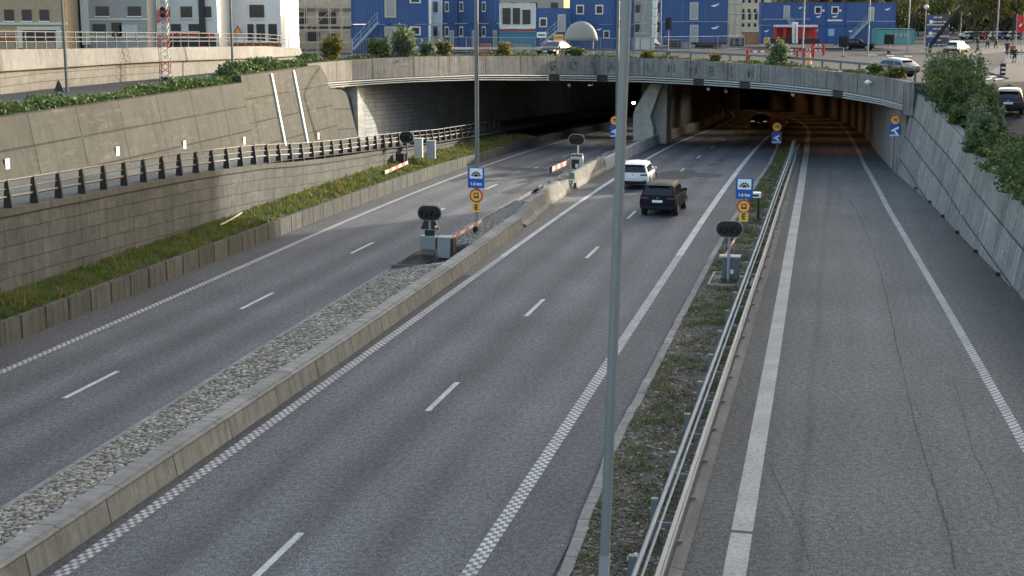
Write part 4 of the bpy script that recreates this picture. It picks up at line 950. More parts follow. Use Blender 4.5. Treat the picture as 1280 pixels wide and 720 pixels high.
    for a in (-1, 1):
        p = side(3.18, 3.2); MB().box((a * (p.x + .11), p.y, p.z + .06), (.22, .12, .15)).build('mirror', paint, t_, bevel=.03)
        MB().tube([Vector((a * side(u, 4.55).x, side(u, 4.55).y, side(u, 4.55).z + .05)) for u in (.9, 1.5, 2.1, 2.6)], .018, 6).build('roof_rail', STEEL_D, t_)
        for yy in (-L * .296, L * .312):
            x1 = a * (W / 2 + .005); w_ = MB().tube([(x1 - a * .24, yy, .34), (x1 - a * .02, yy, .34), (x1, yy, .34)], [.34, .34, .315], 20).build('wheel', TYRE, t_)
            m2 = MB(); m2.tube([(x1 - a * .01, yy, .34), (x1 + a * .006, yy, .34)], [.22, .2], 14); m2.build('rim', STEEL, w_)
            # wheel arch lip
            arc = [(yy + .39 * math.cos(v), .34 + .39 * math.sin(v)) for v in frange(0, math.pi, 12)]
            MB().tube([(x1 - a * .012, y_, z_) for y_, z_ in arc], .035, 6).build('wheel_arch', RUBBER, t_)
    return t_
def road_z(s, t): p = rp(s, t); return p
car('black_suv', 'black SUV with pale number plate driving away in the middle of the main road', 'car', rp(73.7, -8.64), -PSI - R(2), 4.6, 1.84, 1.66, 'suv', (.011, .013, .019), .5, 0.)
car('white_suv', 'white SUV half hidden by the foreground post, driving ahead of the black one', 'car', rp(85.2, -11.62), -PSI, 4.4, 1.8, 1.58, 'suv', (.62, .61, .59), .45, 0.)
car('dark_car', 'dark car with lit tail lamps just inside the right tunnel', 'car', rp(165, -8.7), -PSI, 4.6, 1.85, 1.55, 'suv', (.012, .009, .009), .3, .3, lit=True)
# ================================================================== PLANTS
def leaf_mesh(name, mat, clumps, n, size, seed, parent=None, loc=None, elong=1.7):
    """leaf faces through the volume of several uneven clumps: (centre, radii)"""
    rnd = random.Random(seed); m = MB(); ws = [r[0] * r[1] * r[2] for _, r in clumps]
    for _ in range(n):
        c, r = rnd.choices(clumps, ws)[0]
        v = Vector((rnd.gauss(0, 1), rnd.gauss(0, 1), rnd.gauss(0, 1))).normalized() * (rnd.random() ** .45) * (1 + .22 * rnd.gauss(0, 1))
        p = Vector(c) + Vector((v.x * r[0], v.y * r[1], v.z * r[2]))
        if p.z < .02: p.z = rnd.uniform(.02, .2)
        q = Quaternion((rnd.gauss(0, 1), rnd.gauss(0, 1), rnd.gauss(0, 1), rnd.gauss(0, 1))).normalized(); a = size * rnd.uniform(.6, 1.35); b = a * elong
        m.poly([p + q @ Vector(w) for w in ((-a * .5, 0, 0), (0, -b * .5, a * .12), (a * .5, 0, 0), (0, b * .5, a * .12))])
    o = m.build(name, mat, parent, fix=False)
    if loc is not None: o.location = loc
    return o
def bush(px, py0, py1, wpx, base, mat, label, n=1400, leaf=.13, seed=1, name='shrub', depth=1.0, group=None, sprigs=5):
    rnd = random.Random(seed); t_ = thing(name, label, 'shrub', base, 0, group); sc_ = base.y / F
    h = (py1 - py0) * sc_; w = wpx * sc_; cl = []
    for k in range(7): 
        a = rnd.uniform(.0, 6.28); q = rnd.random() ** .6
        cl.append(((math.cos(a) * w * .27 * q, math.sin(a) * w * .27 * depth * q, h * rnd.uniform(.25, .62)), (w * rnd.uniform(.2, .3), w * rnd.uniform(.2, .3) * depth, h * rnd.uniform(.2, .34))))
    for k in range(sprigs):
        a = rnd.uniform(0, 6.28); cl.append(((math.cos(a) * w * .3, math.sin(a) * w * .3 * depth, h * rnd.uniform(.6, .92)), (w * .07, w * .07, h * .16)))
    leaf_mesh('foliage', mat, cl, n, leaf, seed, t_)
    m = MB()
    for k in range(6):
        a = rnd.uniform(0, 6.28); m.tube([(0, 0, -.2), (math.cos(a) * w * .12, math.sin(a) * w * .12, h * .4), (math.cos(a) * w * .28, math.sin(a) * w * .28, h * .8)], [.035, .025, .01], 5)
    m.build('stems', BARK, t_); return t_
def on_port(px, back=.9):
    d = dist_at(px); p, nn = along(P_TOP, d); q = p + nn * back; q.z = p.z - .15; return q
for px, y0, y1, w, mat, lab, sd, n in ((428, 43, 76, 26, LEAF_Y, 'yellowing shrub on the left end of the portal parapet', 11, 900), (484, 48, 74, 30, LEAF_M, 'low green shrub left of the tall grey green one on the parapet', 12, 900),
        (514, 34, 73, 34, LEAF_G, 'tall grey green shrub on the portal parapet before the blue cabins', 13, 1600), (545, 50, 72, 20, LEAF_G, 'thin pale shrub right of the tall grey green one', 14, 450), (566, 51, 72, 22, LEAF_Y, 'olive shrub on the parapet beside the median lamp post', 15, 600),
        (641, 53, 71, 24, LEAF_Y, 'small yellow green shrub on the parapet beneath the blue green container', 16, 600), (727, 60, 71, 24, LEAF_D, 'small dark shrub on the parapet below the dome canopy', 17, 500), (808, 63, 73, 20, LEAF_Y, 'small yellow shrub on the parapet right of the foreground post', 18, 400),
        (884, 68, 78, 16, LEAF_Y, 'tiny yellow shrub on the parapet right of the blue cabin stack', 19, 300), (956, 50, 82, 32, LEAF_G, 'round pale shrub on the parapet among red and white site barriers', 20, 1300), (1078, 83, 96, 22, LEAF_M, 'low green shrub near the right end of the parapet', 21, 500), (1104, 84, 98, 26, LEAF_Y, 'yellowish low shrub beside the big hedge at the portal end', 22, 600)):
    q = on_port(px); bush(px, y0 - 3, y1, w * 1.1, q, mat, lab, int(n * 1.6), .15, sd, sprigs=11)
# the row of big shrubs above the right wall
for k, (s, off, w, h, mat, lab) in enumerate(((95.5, 1.4, 3.6, 3.1, LEAF_G, 'farthest of the big shrubs above the right wall, pale topped, at the portal end'), (90, 1.0, 3.0, 2.8, LEAF_M, 'second farthest big shrub above the right wall'), (84.5, .6, 2.5, 2.7, LEAF_D, 'big dark shrub above the right wall between two paler ones'), (79.5, .55, 2.3, 2.5, LEAF_M, 'olive big shrub halfway along the top of the right wall'),
        (74.5, .45, 1.8, 2.1, LEAF_G, 'tall grey green shrub above the right wall before the parked dark car'), (69.5, 1.0, 2.9, 1.25, LEAF_D, 'bushy dark shrub above the right wall just nearer than the tall grey one'), (64.5, 1.5, 3.5, 1.9, LEAF_M, 'lower shrub above the right wall near the picture edge'), (60.5, 1.4, 3.6, 2.1, LEAF_D, 'second nearest shrub above the right wall, dark and low'), (56.3, 1.3, 3.4, 1.9, LEAF_M, 'nearest shrub hanging over the right wall top'))):
    p = rw(s, itp(Z_RT, s), off + (.75 if s > 83 else .65 if s > 71 else .1)); t_ = thing('shrub', lab, 'shrub', p - Vector((0, 0, .25)), -PSI, 'big shrubs above the right wall'); rnd = random.Random(40 + k); cl = []
    for j in range(13):
        cl.append(((rnd.uniform(-.42, .4) * w, rnd.uniform(-.55, .55) * w * 1.1, h * rnd.uniform(.2, .66)), (w * rnd.uniform(.16, .26), w * rnd.uniform(.18, .3), h * rnd.uniform(.16, .27))))
    for j in range(11): cl.append(((rnd.uniform(-.45, .4) * w, rnd.uniform(-.6, .6) * w, h * rnd.uniform(.7, .98)), (w * .06, w * .07, h * .13)))
    for j in range(2): cl.append(((-w * rnd.uniform(.4, .52), rnd.uniform(-.5, .5) * w, h * rnd.uniform(.12, .35)), (w * .12, w * .14, h * .12)))
    leaf_mesh('foliage', mat, cl, 6000, .12, 60 + k, t_)
    m = MB()
    for j in range(9): a = rnd.uniform(0, 6.28); m.tube([(rnd.uniform(-.3, .3), rnd.uniform(-.6, .6), 0), (math.cos(a) * w * .2, math.sin(a) * w * .3, h * .5), (math.cos(a) * w * .32, math.sin(a) * w * .42, h * .92)], [.04, .025, .008], 5)
    m.build('stems', BARK, t_)
# low growth along wall tops
def creeping(name, pts, width, h, n, size, mat, seed):
    rnd = random.Random(seed); m = MB()
    L_ = [0]
    for a, b in zip(pts, pts[1:]): L_.append(L_[-1] + (b - a).length)
    for _ in range(n):
        d = rnd.random() * L_[-1]
        for i in range(1, len(L_)):
            if L_[i] >= d: break
        a, b = pts[i - 1], pts[i]; p = a.lerp(b, (d - L_[i - 1]) / (L_[i] - L_[i - 1])); nn = Vector((-(b - a).y, (b - a).x, 0)).normalized()
        hh = h * (.35 + .65 * abs(math.sin(d * .7) * math.cos(d * .23 + 1))); p = p + nn * rnd.uniform(-.1, width) + Vector((0, 0, rnd.random() ** 1.3 * hh))
        q = Quaternion([rnd.gauss(0, 1) for _ in range(4)]).normalized(); s_ = size * rnd.uniform(.6, 1.4)
        m.poly([p + q @ Vector(v) for v in ((-s_ * .5, 0, 0), (0, -s_ * .8, 0), (s_ * .5, 0, 0), (0, s_ * .8, 0))])
    return struct(m.build(name, mat, fix=False), 'stuff')
pt_ = [on_port(x, .35) for x in range(400, 1120, 20)]
creeping('parapet_grass', pt_, .9, .38, 5200, .13, LEAF_Y, 5); creeping('parapet_weeds', pt_, 1.3, .5, 5200, .14, LEAF_D, 6)
lw = [bw(s, itp(Z_BT, s) - .05, .3) for s in frange(46, 76.5, 12)]
creeping('wall_top_ivy', lw, 1.1, .55, 6500, .13, LEAF_D, 7); creeping('wall_top_weeds', lw, 1.2, .7, 2600, .12, LEAF_M, 8)
lw2 = [bw(s, itp(Z_BT, s) + .0, .5) for s in frange(72, 92, 8)]
creeping('wall_top_hedge', lw2, 1.3, .85, 7000, .14, LEAF_D, 9)
# trees
def tree_proto(seed, h, w, mat, n, label, loc):
    rnd = random.Random(seed); t_ = thing('tree', label, 'tree', loc, rnd.uniform(0, 6), 'street trees behind the junction'); cl = []
    MB().tube([(0, 0, -.2), (.05, 0, h * .22), (0, .05, h * .45)], [.2, .15, .1], 8).build('trunk', BARK, t_)
    m = MB()
    for k in range(8):
        a = k * .8 + rnd.random(); e = Vector((math.cos(a) * w * .36, math.sin(a) * w * .36, h * rnd.uniform(.5, .85))); m.tube([(0, 0, h * .25), e * .5 + Vector((0, 0, h * .18)), e], [.09, .06, .02], 5)
    m.build('limbs', BARK, t_)
    for k in range(16): a = rnd.uniform(0, 6.28); q = rnd.random() ** .5; cl.append(((math.cos(a) * w * .36 * q, math.sin(a) * w * .36 * q, h * rnd.uniform(.36, .86)), (w * rnd.uniform(.12, .2), w * rnd.uniform(.12, .2), h * rnd.uniform(.07, .13))))
    leaf_mesh('crown', mat, cl, n, .36, seed + 1, t_, elong=1.3); return t_
tl = []
pr = [tree_proto(101, 13, 9, LEAF_T, 2600, '', (0, 0, 0)), tree_proto(103, 12, 8, LEAF_Y, 2400, '', (0, 0, 0)), tree_proto(105, 14, 10, LEAF_M, 2800, '', (0, 0, 0))]
spots = []
for r_, Y in enumerate((255, 285, 330)):
    for px in range(1140 - 120 * (r_ > 0), 1330, 24 if r_ == 0 else 30): spots.append((px + random.uniform(-6, 6), Y + random.uniform(-8, 8), r_))
lab_row = {0: 'pale spring street tree in the front row behind the junction', 1: 'spring street tree in the middle row behind the junction', 2: 'taller tree in the rear row closing the view behind the junction'}
used = set()
for i, (px, Y, r_) in enumerate(spots):
    if r_ == 0 and px < 1195: continue
    k = (i * 7 + r_) % 3 if r_ < 2 else 2; X = (px - 640) / F * Y; loc = (X, Y, zs(X, Y)); s_ = random.uniform(.85, 1.2) * (1.25 if r_ == 2 else 1)
    if k in used: t_ = dup(pr[k], loc, random.uniform(0, 6.2), lab_row[r_], s_)
    else: used.add(k); t_ = pr[k]; t_.location = loc; t_.scale = (s_,) * 3; t_['label'] = lab_row[r_]
    t_['group'] = ('front', 'middle', 'rear')[r_] + ' row of trees behind the junction'
# trees behind the cabins and the left buildings, closing the skyline
for i, px in enumerate(range(1000, 1140, 22)):
    X = (px - 640) / F * 265; t_ = dup(pr[i % 2], (X, 265 + (i % 3) * 6, zs(X, 265)), i * 1.7, 'spring tree rising behind the long row of blue site cabins', .95 + .07 * (i % 3)); t_['group'] = 'trees behind the long cabin row'
# ================================================================== LEFT BACKGROUND: pale ramp wall, railing, buildings
LWb = [(-40, 128, 70), (0, 126, 72), (50, 118.5, 76), (100, 113.5, 80), (150, 108.5, 85), (200, 104.5, 90), (240, 96, 95), (290, 85, 102), (330, 77, 109), (375, 71, 118)]
LWt = [(-40, 91.5), (0, 89.5), (150, 79.8), (205, 77), (290, 74), (330, 72.6), (375, 70)]
LWc = [(-40, 62.3), (0, 62), (100, 60.8), (200, 59.2), (290, 58.2), (340, 57.6), (375, 60)]
PB = [pd(*q) for q in LWb]; PT = [pd(q[0], itp(LWt, q[0]), q[2]) for q in LWb]; PC = [pd(q[0], itp(LWc, q[0]), q[2]) for q in LWb]
lwall = thing('ramp_wall', 'pale stone faced wall with a smooth concrete parapet on the left above the cutting', 'wall', PB[0])
nn_ = [nrm2(PB, i) for i in range(len(PB))]
child(MB().sweep(PB[:6], lambda i: [PB[i] - Vector((0, 0, 1)), PT[i], PT[i] + nn_[i] * .5, PB[i] + nn_[i] * .5 - Vector((0, 0, 1))]).build('ashlar_face', C_ASHLAR, origin=PB[0]), lwall)
child(MB().sweep(PB[5:], lambda i: [PB[i + 5] - Vector((0, 0, 1)), PT[i + 5], PT[i + 5] + nn_[i + 5] * .5, PB[i + 5] + nn_[i + 5] * .5 - Vector((0, 0, 1))]).build('plain_face', C_PALE, origin=PB[5]), lwall)
child(MB().sweep(PB, lambda i: [PT[i] - nn_[i] * .2 + Vector((0, 0, .01)), PT[i] - nn_[i] * .2 + Vector((0, 0, .12)), PC[i] - nn_[i] * .05, PC[i] + nn_[i] * .4, PT[i] + nn_[i] * .4 + Vector((0, 0, .01))]).build('parapet', C_PALE, origin=PB[0]), lwall)
dk = MB(); dk.sweep(PC, lambda i: [PC[i] + nn_[i] * .4 - Vector((0, 0, .5)), PC[i] + nn_[i] * 14 - Vector((0, 0, .5)), PC[i] + nn_[i] * 14 - Vector((0, 0, 6)), PC[i] + nn_[i] * .5 - Vector((0, 0, 6))]); struct(dk.build('bridge_road', A_STREET))
prl = thing('bridge_railing', 'thin grey pedestrian railing standing on the pale ramp parapet', 'railing', PC[0])
RP = [PC[i] + nn_[i] * .25 for i in range(len(PC))]
for dz in (.62, .38, .9): child(MB().tube([p + Vector((0, 0, dz)) for p in RP], .028, 5).build('rail', RAILM, origin=RP[0]), prl)
for i in range(len(RP) - 1):
    for k in range(4): p = RP[i].lerp(RP[i + 1], k / 4); child(MB().tube([p, p + Vector((0, 0, .92))], .04, 5).build('post', STEEL_D, origin=p), prl)
def facade(name, label, px0, px1, pyb, Y, top, depth, mat, items=(), roof=None, rz=0.):
    """building with its front face at depth Y; items: (part, px0, px1, py0, py1, material, proud)"""
    a = pd(px0, pyb, Y); b = pd(px1, pyb, Y); w = b.x - a.x; z0 = min(a.z, zs(a.x, Y)) - .3; t_ = thing(name, label, 'building', ((a.x + b.x) / 2, Y + depth / 2, z0), 0)
    MB().box((0, 0, (top - z0) / 2), (w, depth, top - z0)).build('walls', mat, t_)
    if roof: MB().box((0, 0, top - z0 + .15), (w + .4, depth + .4, .3)).build('roof', roof, t_)
    o = Vector(t_.location)
    for nm, x0, x1, y0, y1, m_, pr_ in items:
        p, q = pd(x0, y1, Y), pd(x1, y0, Y); c = Vector(((p.x + q.x) / 2, Y - pr_ / 2 - .004, (p.z + q.z) / 2)) - o; d = MB().box(c, (q.x - p.x, pr_, q.z - p.z)).build(nm, m_, t_)
        if nm == 'window': MB().box(c + Vector((0, .02 - pr_ / 2 - .03, -(q.z - p.z) / 2 - .06)), (q.x - p.x + .15, .2, .1)).build('sill', WHITE, d)
    return t_
TAN = M((.4, .3, .19), .85, var=.3, scale=3, name='tan brick'); CREAM = M((.62, .58, .48), .8, var=.1, name='cream render'); GREYB = M((.33, .33, .31), .7, var=.2, name='grey cladding'); WHB = M((.66, .65, .6), .7, var=.1, name='white cladding'); REDB = M((.3, .1, .05), .8, var=.3, name='red brick'); WIN = M((.03, .035, .045), .12, var=.1, spec=.6, name='window glass')
facade('brick_building', 'tan brick building with a wide dark opening at the far left', -60, 84, 60, 128, 17, 14, TAN, [('opening', 29, 70, 38, 52, DARKM, .05), ('lintel', 25, 74, 33.5, 37.5, CREAM, .12), ('pilaster', 23, 27.5, 33, 60, CREAM, .1), ('pilaster', 72, 76.5, 33, 60, CREAM, .1), ('window', 6, 17, 12, 26, WIN, .06), ('window', 28, 39, 12, 26, WIN, .06), ('window', 50, 61, 12, 26, WIN, .06), ('brick_band', -60, 22, 44, 53, REDB, .03), ('cornice', -60, 84, 28, 31, CREAM, .15)])
facade('grey_building', 'grey clad building with dark openings between brick and white buildings', 85, 186, 60, 132, 16.5, 12, GREYB, [('dark_bay', 88, 101, -5, 60, DARKM, .06), ('white_column', 104, 110, -10, 56, WHB, .3), ('window', 116, 132, 30, 40, WIN, .06), ('window', 140, 152, 28, 46, WIN, .06), ('window', 160, 176, 8, 20, WIN, .06), ('window', 120, 136, 8, 20, WIN, .06), ('cladding_band', 112, 186, 44, 47, WHB, .05), ('cladding_band', 112, 186, 23, 25, WHB, .05), ('shutter', 150, 172, 31, 44, M((.5, .5, .5), .6), .06)])
facade('white_building', 'white building with a red band and dark windows', 187, 273, 60, 136, 16, 12, WHB, [('red_band', 212, 268, 41, 45, RED, .05), ('window', 214, 226, 30, 39, WIN, .06), ('window', 236, 250, 30, 39, WIN, .06), ('window', 200, 212, 8, 22, WIN, .06), ('window', 226, 240, 8, 22, WIN, .06), ('window', 252, 264, 8, 22, WIN, .06), ('dark_base', 210, 270, 48, 60, DARKM, .05), ('dark_pilaster', 251, 255.5, -6, 60, DARKM, .3)])
facade('white_hall', 'white hall with tall dark windows left of the construction scaffold', 274, 352, 60, 142, 16, 12, M((.7, .7, .68), .7), [('window', 310, 317, 30, 52, WIN, .06), ('window', 321, 331, 30, 52, WIN, .06), ('window', 336, 346, 30, 52, WIN, .06), ('window', 282, 290, 28, 42, WIN, .06), ('window', 312, 330, 6, 22, WIN, .06), ('red_base', 276, 352, 54, 60, REDB, .05)])
facade('site_building', 'tan unfinished building behind scaffolding left of the blue cabins', 353, 442, 66, 165, 19, 14, M((.42, .36, .27), .85, var=.3), [('floor_slab', 353, 442, 33, 36, DARKM, .3), ('floor_slab', 353, 442, 10, 13, C_PALE, .3), ('opening', 360, 374, 40, 50, DARKM, .05), ('opening', 382, 400, 40, 52, DARKM, .05), ('opening', 410, 424, 42, 54, DARKM, .05), ('opening', 366, 384, 15, 30, DARKM, .05), ('opening', 398, 420, 15, 30, DARKM, .05)])
for px0, px1, label in ((196, 40, 'red bordered warning triangle on the white building'), (297, 37, 'red bordered warning triangle on the white hall')):
    Yq = 135.6 if px0 < 250 else 141.6; p = pd(px0, px1, Yq); t_ = tag(MB().slab([(-.45, -.4), (.45, -.4), (0, .42)], 0, .03).build('warning_sign', RED), label, 'road sign'); t_.location = p
    MB().slab([(-.28, -.3), (.28, -.3), (0, .22)], -.008, -.002).build('sign_field', YELLOW, t_)
def scaffold(px0, px1, pyb, pyt, Y, nb, nl, label, mat=STEEL, depth=1.4):
    a, b = pd(px0, pyb, Y), pd(px1, pyt, Y); t_ = thing('scaffold', label, 'scaffolding', (a.x, Y, a.z)); w, h = b.x - a.x, b.z - a.z
    for yy in (0, depth):
        for k in range(nb + 1): MB().tube([(w * k / nb, yy, 0), (w * k / nb, yy, h)], .045, 5).build('standard', mat, t_)
        for k in range(1, nl + 1): MB().tube([(0, yy, h * k / nl), (w, yy, h * k / nl)], .04, 5).build('ledger', mat, t_)
    for k in range(1, nl + 1): MB().box((w / 2, depth / 2, h * k / nl - .08), (w, depth * .8, .05)).build('deck_board', M((.4, .34, .24), .8), t_)
    MB().tube([(0, -.05, 0), (w, -.05, h)], .035, 5).build('brace', mat, t_); return t_
scaffold(352, 440, 68, -10, 158, 6, 5, 'grey tube scaffold in front of the tan unfinished building'); scaffold(793, 810, 66, -8, 165, 2, 6, 'narrow ladder scaffold left of the blue cabin stack'); scaffold(911, 928, 56, -8, 182, 2, 5, 'pale scaffold between the blue cabin stack and the beige house')
# lattice mast, poles and triangle
p = pd(207.5, 108, 87); t_ = thing('lattice_mast', 'red and white lattice mast standing before the pale ramp wall', 'mast', p); hm = pd(207.5, -20, 87).z - p.z; MB().box((.05, .1, .2), (.75, .7, .75)).build('base_box', DARKM, t_)
for k in range(8):
    z0_, z1_ = hm * k / 8, hm * (k + 1) / 8; m = MB(); w = .27
    for a, b in ((-w, -w), (w, -w), (w, w), (-w, w)): m.tube([(a, b, z0_), (a, b, z1_)], .028, 4)
    for j in range(2):
        za, zb_ = lerp(z0_, z1_, j / 2), lerp(z0_, z1_, (j + 1) / 2); m.tube([(-w, -w, za), (w, -w, zb_)], .02, 4); m.tube([(w, w, za), (-w, w, zb_)], .02, 4); m.tube([(w, -w, za), (w, w, zb_)], .02, 4); m.tube([(-w, w, za), (-w, -w, zb_)], .02, 4)
    m.build('mast_section', M((.4, .1, .07), .6) if k % 2 else M((.6, .57, .52), .6), t_)
lamp_pole('lamp_post', pd(84.5, 121, 74), 9.5, .085, .07, 'dark lamp post in front of the pale ramp wall at far left', (0, 0), 1.8, (-.3, -1, 0), M((.1, .105, .1), .5), False, n=6)
lamp_pole('lamp_post', pd(291, 85, 96), 9, .085, .07, 'dark lamp post where the pale ramp wall meets the wall top greenery', (0, 0), 1.8, (-.3, -1, 0), M((.1, .105, .1), .5), False, n=6)
p = pd(74.5, 124, 70); t_ = thing('warning_sign', 'back of a triangular warning sign over a rectangular plate on the wall top', 'road sign', p); MB().tube([(0, .05, -.4), (0, .05, 1.0)], .035, 6).build('post', STEEL, t_)
MB().slab([(-.26, .36), (.26, .36), (0, .98)], .0, .03).build('triangle_plate', DARKM, t_); MB().box((0, .012, .29), (.36, .03, .02)).build('bracket', STEEL, t_); MB().slab(rrect(.36, .22, .02, 2, 0, .15), 0, .03).build('lower_plate', DARKM, t_)
# ================================================================== SITE CABINS AND CONTAINERS
def cabin(name, label, cat, px0, px1, py0, py1, Y, mat, items=(), depth=2.6, group=None):
    a, b = pd(px0, py1, Y), pd(px1, py0, Y); w, h = b.x - a.x, b.z - a.z; t_ = thing(name, label, cat, ((a.x + b.x) / 2, Y + depth / 2, a.z), 0, group); o = Vector(t_.location)
    m = MB(); nr = max(8, int(w / .28)); y = -depth / 2; poly = [(-w / 2, depth / 2)]                    # corrugated long side
    poly += [(-w / 2 + w * (k + f) / nr, y + (.035 if g_ else 0)) for k in range(nr) for f, g_ in ((0, 0), (.35, 0), (.5, 1), (.85, 1))] + [(w / 2, y), (w / 2, depth / 2)]
    m.prism(poly, lambda x, yy: (x, yy, .12), lambda x, yy: (x, yy, h - .12)); m.build('shell', mat, t_)
    fm = MB(); fm.box((0, 0, .06), (w + .05, depth + .08, .12)); fm.box((0, 0, h - .06), (w + .05, depth + .08, .12))
    for x in (-w / 2, w / 2): fm.box((x, y - .01, h / 2), (.14, .1, h - .242))
    fm.build('corner_frame', FRAMEM.get(mat.name, mat), t_)
    for it in items:
        nm, x0, x1, y0, y1, m_ = it; p, q = pd(x0, y1, Y), pd(x1, y0, Y); c = Vector(((p.x + q.x) / 2, Y - .04, (p.z + q.z) / 2)) - o; ww, hh = q.x - p.x, q.z - p.z
        if nm == 'logo':
            pts = [(c.x + ww * (k / 10 - .5), c.z + hh * (.5 * (k / 10) ** 2 - .2) + .05) for k in range(11)]; pts2 = [(c.x + ww * (k / 10 - .5), c.z + hh * (.5 * (k / 10) ** 2 - .2) - hh * .35 * math.sin(math.pi * k / 10) - .02) for k in range(10, -1, -1)]
            MB().slab(pts + pts2, c.y - .02, c.y + .02).build('logo', WHITE, t_)
        else:
            d = MB().box(c, (ww, .08, hh)).build(nm, m_, t_)
            if nm in ('door', 'window'): MB().box(c + Vector((0, -.045, 0)), (ww * .72, .015, hh * (.86 if nm == 'door' else .74))).build('panel' if nm == 'door' else 'pane', M((.34, .34, .32), .6) if nm == 'door' else WIN, d)
    return t_
FRAMEM = {CBLUE.name: M((.03, .09, .26), .5), CTEAL.name: M((.08, .25, .25), .6)}
FRM = M((.3, .36, .42), .5, name='pale steel frame')
def stair(px0, py0, px1, py1, Y, label, w=.9):
    a, b = pd(px0, py0, Y), pd(px1, py1, Y); t_ = thing('site_stair', label, 'stairs', a); d = b - a; m = MB()
    for yy in (0, w): MB().beam((0, yy, 0), d + Vector((0, yy, 0)), .06, .22).build('stringer', FRM, t_)
    n_ = int(abs(d.z) / .2); 
    for k in range(1, n_): p = d * (k / n_); m.box(p + Vector((0, w / 2, .05)), (.26, w - .06, .04))
    m.build('treads', STEEL_D, t_); 
    for hh in (.55, 1.0): MB().tube([(0, -.03, hh), d + Vector((0, -.03, hh))], .03, 5).build('handrail', FRM, t_)
    for k in range(4): p = d * (k / 3) + Vector((0, -.03, 0)); MB().tube([p, p + Vector((0, 0, 1.0))], .03, 5).build('baluster', FRM, t_)
    return t_
DOORM = M((.45, .46, .46), .5, name='grey door'); WFR = M((.7, .71, .68), .5, name='white frame')
A_Y = 184
for k, (y0, y1, lab) in enumerate(((27.5, 56, 'lowest blue cabin of the stack with a grey door at ground level'), (-.5, 26.5, 'second blue cabin of the stack, grey door and white logo'), (-29, -1.5, 'topmost blue cabin of the stack, cut by the picture edge'))):
    items = [('door', 862, 873, y0 + 3.5, y1 - 1.5, DOORM), ('logo', 889, 899, y0 + 4, y0 + 9, WHITE), ('downpipe', 826, 827.4, y0, y1, WFR)]
    if k: items += [('seam', 853, 853.8, y0 + 1, y1 - 1, FRM), ('seam', 881.4, 882.2, y0 + 1, y1 - 1, FRM)]
    else: items += [('base_skirt', 828, 909, 53, 56, DARKM)]
    cabin('site_cabin', lab, 'site cabin', 827, 910, y0, y1, A_Y, CBLUE, items, group='blue cabins stacked three high')
p = pd(818, 52, 178); t_ = thing('rubble_chute', 'white segmented rubble chute beside the blue cabin stack', 'chute', p)
for k in range(8): MB().tube([(0, 0, k * .95 + .2), (0, 0, k * .95 + 1.1)], [.26, .36], 10).build('chute_segment', WFR, t_)
MB().tube([(-.1, -.1, -.3), (0, 0, .3)], [.9, .3], 10).build('chute_mouth', WFR, t_)
BY = 205
ups = [(952, 1013.5, 'upper'), (1014, 1033, 'upper'), (1033.5, 1057, 'upper'), (1057.5, 1120, 'upper')]
itU = [[('door', 979, 987.5, 7, 24, DOORM), ('logo', 998, 1003, 8, 11, WHITE), ('seam', 953, 1013, 23.5, 24.6, FRM)], [('window', 1018, 1027, 8, 17.5, WFR), ('logo', 1020, 1026, 19, 22, WHITE), ('vent', 1028, 1030.5, 12, 14.5, WHITE)], [('window', 1039, 1048.5, 8, 17.5, WFR), ('logo', 1040, 1047, 19, 22, WHITE), ('vent', 1049, 1051.5, 12, 14.5, WHITE), ('gutter', 1034, 1053, 24.5, 26.5, WFR)], [('door', 1085, 1093, 9, 27, M((.6, .58, .48), .6)), ('logo', 1106, 1113, 9, 13, WHITE), ('seam', 1058, 1119, 26.3, 27.2, FRM)]]
labU = ['long upper blue cabin with a grey door over the red site shelter', 'narrow upper blue cabin with one square window, left of another like it', 'narrow upper blue cabin with a square window and a white gutter', 'long upper blue cabin with a beige door above the teal container']
labL = ['lower blue cabin behind the red site shelter', 'lower blue cabin behind the orange trailer, narrow, left of the next', 'lower blue cabin with a light panel left of the black parked car', 'lower blue cabin under the outside stairs']
for (x0, x1, _), it, la, lb in zip(ups, itU, labU, labL):
    cabin('site_cabin', la, 'site cabin', x0, x1, 3, 31.5, BY, CBLUE, it, group='long row of blue cabins'); 
    cabin('site_cabin', lb, 'site cabin', x0, x1, 32, 55, BY, CBLUE, [('light_panel', 1035, 1043, 36, 45, M((.25, .45, .6), .5))] if x0 == 1033.5 else [('logo', x0 + 3, x0 + 9, 37, 40, WHITE)], group='long row of blue cabins')
stair(1062, 51, 1086, 26, BY - 1.6, 'pale steel stairs up to the beige door of the blue cabins'); stair(1000, 51, 986, 25, BY - 1.6, 'steel stairs up to the grey door of the long cabin row')
cabin('container', 'teal container with faded lettering under the blue cabins', 'container', 1095, 1143.5, 36, 55, 196, CTEAL, [('faded_mark', 1112 + k * 6, 1116 + k * 6, 41.5, 46.5, M((.28, .36, .25), .7)) for k in range(4)] + [('painted_top_shadow', 1096, 1143, 36, 36.8, DARKM)])  # dark strip along the top edge paints a shadow line
CY = 148
for k, (y0, y1, lab) in enumerate(((31, 71, 'lower blue cabin with a beige door behind the tall grey green shrub'), (-9, 30, 'upper blue cabin reached by the white stairs on the left'))):
    cabin('site_cabin', lab, 'site cabin', 440, 537, y0, y1, CY, CBLUE, [('door', 481, 495, y0 + 2, y1 - 8, M((.5, .46, .36), .6)), ('window', 512, 526, y0 + 2, y0 + 13, WFR), ('corner_post', 536, 538.5, y0, y1, WFR)], group='left blue cabins')
stair(441, 62, 472, 28, CY - 1.5, 'white steel stairs in front of the left blue cabins')
